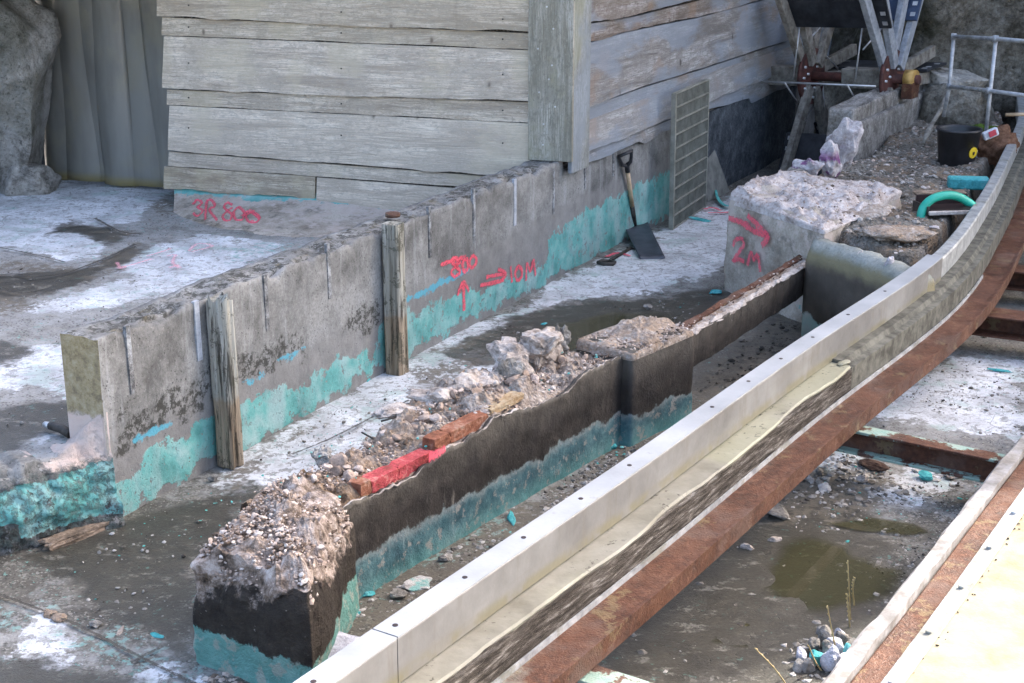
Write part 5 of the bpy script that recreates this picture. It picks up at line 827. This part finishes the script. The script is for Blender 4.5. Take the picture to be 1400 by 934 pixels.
# larger stones that can be told apart
big = [(575, 800, .085, .05, .012, 'chunkt', 'long flat turquoise plaster flake at the foot of the broken wall'), (545, 818, .04, .035, .02, 'chunkg', 'grey stone under the long turquoise flake'), (500, 815, .035, .03, .012, 'turqd', 'turquoise flake against the blue wall base'), (485, 842, .03, .02, .01, 'turqd', 'turquoise flake nearest the end block'), (700, 712, .06, .02, .012, 'turqd', 'peeled turquoise strip under the tarred wall'), (835, 612, .03, .03, .02, 'turqd', 'turquoise lump in the corner by the pier'), (610, 768, .035, .025, .02, 'chunkg', 'grey stone against white rail, right of the long turquoise flake'),
    (1060, 703, .09, .06, .025, 'chunkg', 'large flat grey slab fragment under the rusty channel'), (1022, 752, .03, .02, .015, 'chunk', 'pale pointed stone right of the rusty channel'), (1058, 741, .035, .018, .012, 'chunk', 'pale thin stone at the edge of the big puddle'), (1128, 668, .055, .03, .012, 'chunkt', 'pale green flat flake below the cross beam'), (1108, 660, .025, .02, .015, 'chunk', 'small pale stone left of the pale green flake'), (1265, 655, .04, .035, .02, 'turqd', 'turquoise sided stone under the far end of cross beam'), (1300, 650, .07, .03, .012, 'chunk', 'flat pinkish fragment under the cross beam'), (1190, 640, .09, .05, .02, 'chunkd', 'dark brown plate fragment right under the cross beam'), (1178, 660, .03, .025, .02, 'chunk', 'whitish stone on the middle of the pit floor'), (1200, 772, .03, .012, .006, 'chunkg', 'flat grey stone in the big puddle'), (1265, 505, .03, .02, .02, 'turqd', 'turquoise lump on the pale floor right of the rusty channel'), (1365, 508, .07, .014, .01, 'turqd', 'turquoise strip lying on the pale pit floor'),
    (885, 423, .035, .03, .018, 'chunkg', 'pinkish stone lying in the wet channel'), (884, 446, .035, .02, .012, 'clay', 'brown stone on the wet channel nearest the pier'), (977, 402, .05, .03, .015, 'turqd', 'turquoise flake at the foot of the sprayed block'), (743, 444, .03, .012, .006, 'turqd', 'turquoise flake alone on the wet floor'), (68, 842, .035, .025, .012, 'clay', 'left one of two brown stones at bottom left'), (83, 848, .03, .025, .012, 'clay', 'right one of two brown stones at bottom left'), (130, 858, .03, .02, .014, 'chunkg', 'grey stone at the edge of turquoise stained slab'), (165, 864, .045, .012, .008, 'chunk', 'pale curved fragment on turquoise stained slab'), (212, 870, .04, .015, .006, 'turqd', 'turquoise sliver left of the end block'), (292, 657, .03, .02, .015, 'chunkg', 'dark crumb of stone beside the nearest timber post'), (505, 519, .06, .012, .008, 'turqd', 'turquoise curl of paint left of second timber post'), (960, 302, .10, .035, .006, 'turqd', 'turquoise flake of paint in front of the grating panel'), (1245, 316, .07, .025, .008, 'plaster', 'white strip on rubble beside the hose'), (1278, 312, .05, .03, .008, 'plaster', 'white tile piece on rubble by the curved rail'), (290, 262, .0, 0, 0, '', '')]
for i, (x, y, a, b, c, mt, lab) in enumerate(big):
    if not lab: continue
    z = 0 if i < 31 else .6
    tag(rock('loose_stone', P(x, y, z) + Z3 * c * .8, (a, b, c), 200 + i, M[mt], None, 3, .24, 8, Euler((.05, .08, math.radians(40) + i)).to_matrix(), False, 2.0), lab, 'stone', 'loose stones on the floors')
# heap of washed stones by the straw stalks
hs = [(1095, 905, .03), (1112, 895, .035), (1125, 888, .04), (1140, 898, .045), (1118, 915, .04), (1150, 886, .035), (1135, 918, .05), (1105, 922, .03), (1160, 905, .04), (1148, 880, .03), (1122, 880, .03), (1090, 920, .03), (1152, 920, .045), (1168, 890, .03), (1130, 905, .035)]
for i, (x, y, r) in enumerate(hs): tag(rock('heap_stone', P(x, y, 0) + Z3 * (.02 + .03 * math.exp(-((x - 1130) / 25) ** 2)), (r, r * .8, r * .65), 300 + i, M['turqd' if i in (8, 4) else ('chunkg' if i % 3 else 'lilac')], None, 3, .2, 8, smooth=False), 'turquoise stone at the right of the small heap by the dry stalks' if i == 8 else 'turquoise stone at the front of the small heap by the dry stalks' if i == 4 else 'grey stone in the small heap by the dry stalks' if i % 3 else 'pale lilac stone in the small heap by the dry stalks', 'stone', 'heap of stones at bottom right')
for i, (pts, lab) in enumerate([([(1090, 960), (1062, 918), (1032, 886)], 'dry straw stalk leaning left of the stone heap'), ([(1125, 920), (1115, 905), (1105, 882)], 'short dry stalk in front of the stone heap'), ([(1146, 900), (1138, 865), (1131, 828)], 'thin dry stalk rising behind the stone heap'), ([(1163, 850), (1161, 812), (1159, 766)], 'tallest dry straw stalk beside the white board'), ([(1168, 830), (1166, 805), (1169, 790)], 'second dry stalk touching the tallest one'), ([(1162, 860), (1160, 835), (1158, 812)], 'lowest stalk in front of the tallest one'), ([(1130, 880), (1118, 920), (1126, 860)], '')]):
    if not lab: continue
    b = P(*pts[0], 0.0); Y = b[1]; q = [PY(x, y, Y - .02 * k) for k, (x, y) in enumerate(pts)]; qs = catmull(q, 8); R = root('dry_stalk', lab, 'plant', b); tube('stem', qs, [.0035 - .0018 * k / len(qs) for k in range(len(qs))], M['straw'], R, 6)
    for k in range(5, len(qs) - 1, 2): d = np.array([(-1) ** k * .006, 0, .010]); tube('seed_head', [qs[k], qs[k] + d * .6, qs[k] + d], [.002, .003, .001], M['straw'], R, 5)
# ------------------------------------------------------------------ grating panel and sheet leaning at the wall
gp = root('grating_panel', 'grey mesh grating panel leaning upright against the boarded wall', 'panel', P(922, 306)); ga, gb = P(911, 313) + N3 * .04, P(956, 282) + N3 * .04; gt0 = ga + Z3 * 1.05 - N3 * .0; ed = gb - ga; gh = 1.04; tl = -N3 * .012
def GP(f, z): return ga + ed * f + Z3 * gh * z + tl * z
for f in (0, 1): a, b = GP(f, 0), GP(f, 1); obox('side_bar', (a + b) / 2, ed / np.linalg.norm(ed) * .012, N3 * .018, (b - a) / 2, M['grate'], gp)
for i in range(11): a, b = GP(0, i / 10), GP(1, i / 10); obox('cross_bar', (a + b) / 2, (b - a) / 2, N3 * .016, Z3 * .005, M['grate'], gp)
for i in range(1, 27): a, b = GP(i / 27, 0), GP(i / 27, 1); obox('slat', (a + b) / 2 - N3 * .004, ed / np.linalg.norm(ed) * .0028, N3 * .012, (b - a) / 2, M['grate'], gp)
sa, sb_ = P(968, 276) , P(998, 262); V = [sa, sb_, sb_ * .35 + sa * .65 + Z3 * .62 - N3 * .12, sa + Z3 * .63 - N3 * .12]; V = [np.array(v) for v in V]; V = V + [v - N3 * .025 for v in V]; tag(mobj('leaning_sheet', V, [(0, 1, 2, 3), (7, 6, 5, 4), (0, 4, 5, 1), (1, 5, 6, 2), (2, 6, 7, 3), (3, 7, 4, 0)], M['sheet']), 'mossy grey tapered sheet leaning behind the grating panel', 'sheet')
fl = [P(976, 262) + Z3 * .10, P(980, 275) + Z3 * .03, P(990, 284) + Z3 * .015, P(1002, 286) + Z3 * .02]; cv = catmull(fl, 6); V = []; 
for i, q in enumerate(cv): wd_ = .035 * math.sin(math.pi * (i + .6) / (len(cv) + .5)); V += [q - U3 * wd_ + Z3 * .01, q + U3 * wd_]
o = mobj('curled_flake', V, [(2 * i, 2 * i + 1, 2 * i + 3, 2 * i + 2) for i in range(len(cv) - 1)], M['turqp']); o.modifiers.new('t', 'SOLIDIFY').thickness = .006; tag(o, 'curled turquoise flake between the grating and the sprayed block', 'paint flake')
# dark painted wall strip beyond the grating
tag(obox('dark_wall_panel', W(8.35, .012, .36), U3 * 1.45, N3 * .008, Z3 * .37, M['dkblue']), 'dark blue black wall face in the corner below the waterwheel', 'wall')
# ------------------------------------------------------------------ shovel
sh = root('shovel', 'upright shovel with pale wooden shaft and black handle leaning on the turquoise wall', 'shovel', P(890, 358))
s0 = P(868, 322) + Z3 * .06; t0 = PP(846, 208, WO, WB) + N3 * .05; axis = t0 - s0; axis /= np.linalg.norm(axis); Ls = np.linalg.norm(t0 - s0)
tube('socket', [s0 - axis * .02, s0 + axis * .10, s0 + axis * .22], [.015, .019, .018], M['iron'], sh); tube('shaft', [s0 + axis * .20, s0 + axis * Ls * .55, s0 + axis * (Ls - .14)], .0165, M['handle'], sh)
hx = np.cross(axis, N3 * .4 + U3 * .9); hx /= np.linalg.norm(hx); hx = np.cross(hx, axis) if False else hx; hb_ = s0 + axis * (Ls - .15); ht_ = s0 + axis * (Ls - .01); lat = U3 * .8 + N3 * .6; lat -= axis * (lat @ axis); lat /= np.linalg.norm(lat)
tube('handle', [hb_ - axis * .03, hb_ + axis * .03, hb_ + axis * .05 - lat * .035, ht_ - lat * .052, ht_ + lat * .052, hb_ + axis * .05 + lat * .035, hb_ + axis * .03], [.019, .02, .014, .015, .015, .014, .019], M['black'], sh, 10)
b_tip = P(892, 356); b0_ = s0 + axis * .01; dn = (b_tip + Z3 * .004 - b0_); bl = np.linalg.norm(dn); dn /= bl; lt = np.cross(dn, Z3); lt /= np.linalg.norm(lt); bn_ = np.cross(lt, dn); V = []; nu, nv = 10, 12
for i in range(nu):
    for j in range(nv):
        f = i / (nu - 1); g_ = j / (nv - 1) * 2 - 1; wd_ = .098 * (1 - .06 * f); V.append(b0_ + dn * bl * f + lt * g_ * wd_ + bn_ * (.022 * abs(g_) ** 3 * (1 - f * .5) + .01 * (1 - f)))
o = mobj('blade', V, gridf(nu, nv), M['blade'], sh, True); o.modifiers.new('t', 'SOLIDIFY').thickness = .005; disc('rivet', b0_ + dn * bl * .42 + bn_ * .004, bn_, .006, .006, M['ink'], sh, 8)
i0 = P(862, 343) + Z3 * .02; i1 = P(830, 362) + Z3 * .018; m2 = root('iron_key', 'dark iron bar with ring handle lying on pale floor beside the shovel', 'tool', i1); dd = (i1 - i0) / np.linalg.norm(i1 - i0); ll_ = np.cross(dd, Z3); tube('bar', [i0, i1 - dd * .035], .013, M['iron'], m2); tube('handle_ring', [i1 - dd * .03, i1 - dd * .02 + ll_ * .05, i1 + dd * .03 + ll_ * .055, i1 + dd * .055, i1 + dd * .03 - ll_ * .055, i1 - dd * .02 - ll_ * .05, i1 - dd * .03], .014, M['iron'], m2, 8); tube('spike', [i0 - ll_ * .05, i0 + ll_ * .03], .008, M['iron'], m2, 6)
# ------------------------------------------------------------------ waterwheel
WY = 13.35; HLp = PY(1109, 104, WY); HRp = PY(1220, 108, WY - .46); wa = HRp - HLp; wlen = np.linalg.norm(wa); wa /= wlen; wh = np.cross(wa, Z3); wh = wh / np.linalg.norm(wh)
if wh[1] > 0: wh = -wh
wz = np.cross(wh, wa); wz = wz if wz[2] > 0 else -wz
ww = root('waterwheel', 'old timber waterwheel with black paddles and rusty bolted hubs', 'waterwheel', HLp * .5 + HRp * .5 - Z3 * .95)
def WP(a, phi, r): return HLp + wa * (a * wlen) + (wh * math.cos(phi) + wz * math.sin(phi)) * r
tube('axle', [WP(-.15, 0, 0), WP(1.32, 0, 0)], .042, M['hub'], ww, 14)
for a in (0, 1):
    h_ = disc('hub_plate', WP(a, 0, 0), wa, .255, .03, M['hub'], ww, 28)
    for k in range(12):
        for rr in (.11, .19): disc('bolt', WP(a, k * math.pi / 6 + (.26 if rr < .15 else 0), rr) - wa * 0, wa, .012, .065, M['steel'], h_, 6) if (k % 2 == 0 or rr > .15) else None
def beam2(name, a, b, lat, hw, ht, mat): ax = (b - a) / 2; n2 = np.cross(ax, lat); n2 = n2 / np.linalg.norm(n2); return obox(name, (a + b) / 2, ax, np.asarray(lat) / np.linalg.norm(lat) * hw, n2 * ht, mat, ww, .004)
for kq in range(6):
    ph = math.radians(-2 + 60 * kq)
    for a in (0, 1):
        for dph in ((-.13, .13) if kq else ()): beam2('spoke', WP(a + (.035 if dph > 0 else -.035), ph + dph * 2.2, .12), WP(a + (.035 if dph > 0 else -.035), ph + dph * .9, 1.0), wa, .028, .052, M['greyb' if (a == 1 and kq in (1, 2)) else 'grey'])
    c0, c1 = WP(-.13, ph, .78), WP(1.13, ph, .78); rad = wh * math.cos(ph) + wz * math.sin(ph); tan = -wh * math.sin(ph) + wz * math.cos(ph)
    if kq == 0: [obox('axle_timber', WP((a0 + a1) / 2, 0, 0), wa * wlen * (a1 - a0) / 2, rad * .075, tan * .085, M['grey'], ww, .005) for a0, a1 in ((-.62, -.06), (.42, .95))]
    else:
        pdl = obox('paddle', (c0 + c1) / 2, (c1 - c0) / 2, rad * .235, tan * .012, M['skylit_black' if kq == 2 else 'blackw'], ww, .003)  # one upper paddle is bluer: sky light painted into its colour
        for a in (-.07, 1.07):
            for rr in (.60, .70, .90):
                for sg in (-1, 1): obox('bolt_plate', WP(a, ph, rr) + tan * .014 * sg, wa * .022, rad * .018, tan * .003, M['steel'], pdl)
    for a in (.02, .78): tube('tie_rod', [WP(a, ph, .56) + tan * .02, WP(a - .06, ph - math.radians(58), .30)], .008, M['steel'], ww, 6)
tube('tie_rod', [WP(-.65, math.radians(-4), .34), WP(1.0, math.radians(-4), .36)], .010, M['steel'], ww, 6)
# far block wall carrying the bearing
fa = P(1172, 196, .56)[:2]; fb = P(1262, 150, .56)[:2]; fw = root('bearing_wall', 'short far concrete wall in two steps carrying the wheel bearing', 'wall', [*((fa + fb) / 2), .4]); fd = (fb - fa); fn = np.array([fd[1], -fd[0]]) / np.linalg.norm(fd); fb2 = fb + fd * .25
ringblock('lower_course', [fa, fb2, fb2 - fn * .26, fa - fn * .26], .35, [.70, .71, .71, .70], M['chunkg'], fw, 16, 10, 5, .012, .02, 3, .012); ringblock('upper_course', [fa - fn * .05, fb2 - fn * .05, fb2 - fn * .26, fa - fn * .26], .69, [.82, .83, .83, .82], M['chunkg'], fw, 16, 8, 6, .012, .03, 5, .015)
bq = WP(1.22, 0, 0); br_ = root('axle_bearing', 'greasy yellow axle bearing on the far concrete wall', 'bearing', bq - Z3 * .12); disc('bearing_ring', bq, wa, .085, .09, M['ochre'], br_, 22); obox('bearing_foot', bq - Z3 * .09, wa * .05, np.cross(wa, Z3) * .08, Z3 * .07, M['rustp'], br_, .006)
# rock hump with cloth beside bearing
tag(rock('rock_ledge', PY(1300, 118, 13.6), (.42, .30, .20), 77, M['rock2'], None, 5, .2, 5, Euler((0, .15, -.2)).to_matrix(), True, 2), 'pale rock ledge behind the axle bearing', 'rock'); tag(rock('rock_boulder', PY(1310, 160, 13.3), (.45, .30, .30), 78, M['rock'], None, 5, .22, 6, Euler((0, .0, -.2)).to_matrix(), True, 2), 'rough rock boulder behind the bucket', 'rock')
tag(tube('hanging_cloth', [PY(1296, 125, 12.6), PY(1290, 145, 12.5), PY(1277, 165, 12.3), PY(1268, 182, 12.1), PY(1262, 197, 12.0)], [.022, .026, .016, .028, .01], M['grey'], None, 8), 'limp pale blue cloth strip hanging from the rail post', 'cloth')
# ------------------------------------------------------------------ railing
Yr = 11.75; rl = root('tube_railing', 'galvanised two rail tube railing at the upper right', 'railing', PY(1345, 208, Yr))
tube('post', [PY(1362, 50, Yr), PY(1345, 208, Yr)], .016, M['galv'], rl); tube('post', [PY(1304, 50, Yr + .45), PY(1298, 118, Yr + .45), PY(1290, 160, Yr + .45)], .016, M['galv'], rl); tube('top_rail', [PY(1303, 50, Yr + .45), PY(1362, 53, Yr), PY(1440, 60, Yr - .6)], .017, M['galv'], rl); tube('mid_rail', [PY(1298, 118, Yr + .45), PY(1352, 124, Yr), PY(1440, 136, Yr - .6)], .017, M['galv'], rl); disc('foot_flange', PY(1345, 206, Yr), Z3, .045, .03, M['galv'], rl)
for (x, y, Y) in [(1304, 50, Yr + .45), (1361, 53, Yr), (1352, 124, Yr), (1298, 118, Yr + .45)]: disc('tube_clamp', PY(x, y, Y), Z3, .023, .05, M['galv'], rl)
# ------------------------------------------------------------------ bucket, sack, packet, kerb, hose
Yb = 11.25; bc = PY(1307, 226, Yb); bk_ = root('black_bucket', 'black plastic builders bucket with yellow round sticker on the rubble', 'bucket', bc); n = 32; V = []
prof = [(.0, .0), (.125, .0), (.135, .01), (.165, .27), (.175, .272), (.175, .29), (.163, .292), (.158, .27), (.128, .02), (.0, .02)]
for (r, z) in prof: V += [bc + np.array([r * math.cos(2 * math.pi * k / n), r * math.sin(2 * math.pi * k / n), z]) for k in range(n)]
mobj('bucket_body', V, [(j * n + k, j * n + (k + 1) % n, (j + 1) * n + (k + 1) % n, (j + 1) * n + k) for j in range(len(prof) - 1) for k in range(n)], M['black'], bk_, True)
v_ = np.array([.085, -.12, .13]); nn = np.array([.56, -.83, -.11]); nn /= np.linalg.norm(nn); disc('sticker', bc + nn * np.array([1, 1, 0]) * .151 + Z3 * .12, nn, .043, .008, M['yellow'], bk_, 24); rock('sticker_print', bc + nn * np.array([1, 1, 0]) * .156 + Z3 * .118, (.014, .004, .017), 4, M['redp'] if False else M['ink'], bk_, 2, .5, 4, Euler((0, 0, .6)).to_matrix()); tube('handle', [bc + np.array([.172 * math.cos(a), .172 * math.sin(a), .275 - .03 * math.sin(a * 1)]) for a in np.linspace(0, math.pi, 14)], .005, M['steel'], bk_, 6)
tag(rock('brown_sack', PY(1364, 203, 11.55), (.17, .13, .15), 91, M['sack'], None, 4, .3, 4, np.eye(3), True, 2.6), 'crumpled brown sack beside the curved rail', 'sack'); pk = root('packet', 'white packet with red print lying on the brown sack', 'packet', PY(1352, 186, 11.5)); obox('packet_body', PY(1354, 183, 11.45), np.array([.055, 0, .025]), np.array([0, .025, 0]), np.array([-.012, 0, .03]), M['paper'], pk, .008); obox('red_print', PY(1356, 182, 11.43) - np.array([0, .02, 0]), np.array([.026, 0, .012]), np.array([0, .006, 0]), np.array([-.008, 0, .020]), M['redp'], pk)
tag(obox('turquoise_kerb', P(1324, 250, .52), np.array([.14, -.02, 0]), np.array([.01, .06, 0]), Z3 * .04, M['turqd'], None, .01), 'turquoise painted kerb block below the bucket', 'kerb'); tag(rock('moss_clump', PY(1340, 176, 12.3), (.16, .1, .035), 12, M['moss'], None, 4, .4, 2, np.eye(3), True, 4), 'bright green moss patch behind the bucket', 'moss')
hq = [(1258, 304, 9.12), (1262, 285, 9.14), (1275, 272, 9.16), (1295, 267, 9.19), (1312, 270, 9.22), (1328, 280, 9.25), (1340, 293, 9.27)]; tag(tube('green_hose', catmull([PY(*q) for q in hq], 8), .028, M['hose'], None, 14), 'bright green hose arching out of dark opening', 'hose')
hc = P(1294, 291, .535); hh = root('hatch_opening', 'dark rectangular opening in the rubble that the green hose enters', 'opening', hc); obox('hole', hc + Z3 * .035, np.array([.15, .02, 0]), np.array([-.02, .09, 0]), Z3 * .004, M['ink'], hh); obox('frame_board', hc + np.array([-.01, .105, .05]), np.array([.17, .02, 0]), np.array([0, .012, 0]), Z3 * .05, M['ink'], hh); obox('back_board', hc + np.array([-.01, .16, .098]), np.array([.17, .02, 0]), np.array([0, .05, 0]), Z3 * .008, M['clay'], hh, .003); obox('frame_board', hc + np.array([-.165, .0, .03]), np.array([.008, 0, 0]), np.array([-.02, .10, 0]), Z3 * .03, M['iron'], hh); obox('front_edge', hc + np.array([.0, -.11, .025]), np.array([.15, .02, 0]), np.array([0, .014, 0]), Z3 * .012, M['chunk'], hh, .004)  # flat black plate and boards paint the dark inside of the opening
tag(tube('wooden_handle', [PY(1375, 157, 11.5), PY(1420, 156, 11.4)], .014, M['handle'], None, 8), 'pale wooden tool handle at the right edge below the railing', 'tool')
# ------------------------------------------------------------------ themed rock cliff behind, its unseen height and end added to shade the scene
def make_cliff(knots, top, lab, step=.11, nz=110, thick=3.0):
    pth = resample(catmull(knots, 10), step)[0]; tg = np.gradient(pth, axis=0); tg /= np.linalg.norm(tg, axis=1)[:, None]; nr = np.stack([tg[:, 1], -tg[:, 0]], 1); V = []
    zs = top * (np.linspace(0, 1, nz) ** 1.7)
    for i in range(len(pth)):
        for z in zs: V.append([*(pth[i] + nr[i] * (.35 - .05 * z)), z])
    V = np.array(V); d = .55 * fbm(V, .55, 4, 3) + .12 * np.abs(fbm(V, 2.6, 4, 8)) + .035 * fbm(V, 9, 3, 5); V[:, :2] += np.repeat(nr, nz, 0) * d[:, None]; n0 = len(V); Fc = gridf(len(pth), nz)
    back = np.array([[*(pth[i] - nr[i] * thick), zs[-1] - .3] for i in range(len(pth))]); backb = back.copy(); backb[:, 2] = -.2; V = np.vstack([V, back, backb]); m = len(pth)
    for i in range(m - 1): Fc += [(i * nz + nz - 1, (i + 1) * nz + nz - 1, n0 + i + 1, n0 + i), (n0 + i, n0 + i + 1, n0 + m + i + 1, n0 + m + i)]
    Fc += [tuple(list(range(0, nz)) + [n0, n0 + m]), tuple([n0 + 2 * m - 1, n0 + m - 1] + list(range((m - 1) * nz + nz - 1, (m - 1) * nz - 1, -1)))]
    o = mobj('rock_cliff', V, Fc, M['rock'], None, True); tag(o, lab, 'rock')
make_cliff([(1.6, 18.5), (3.2, 15.9), (4.6, 14.9), (6.4, 14.3), (7.6, 13.7), (8.9, 12.4), (9.75, 11.3)], 14.0, 'rough brown grey artificial rock cliff behind the waterwheel and railing, raised out of view for shade')
make_cliff([(-6.6, 3.6), (-6.3, 6.0), (-5.9, 8.2), (-5.3, 10.2), (-4.5, 11.5)], 1.5, 'low artificial rock bank closing off the raised floor at far left', .14, 40, 1.0)
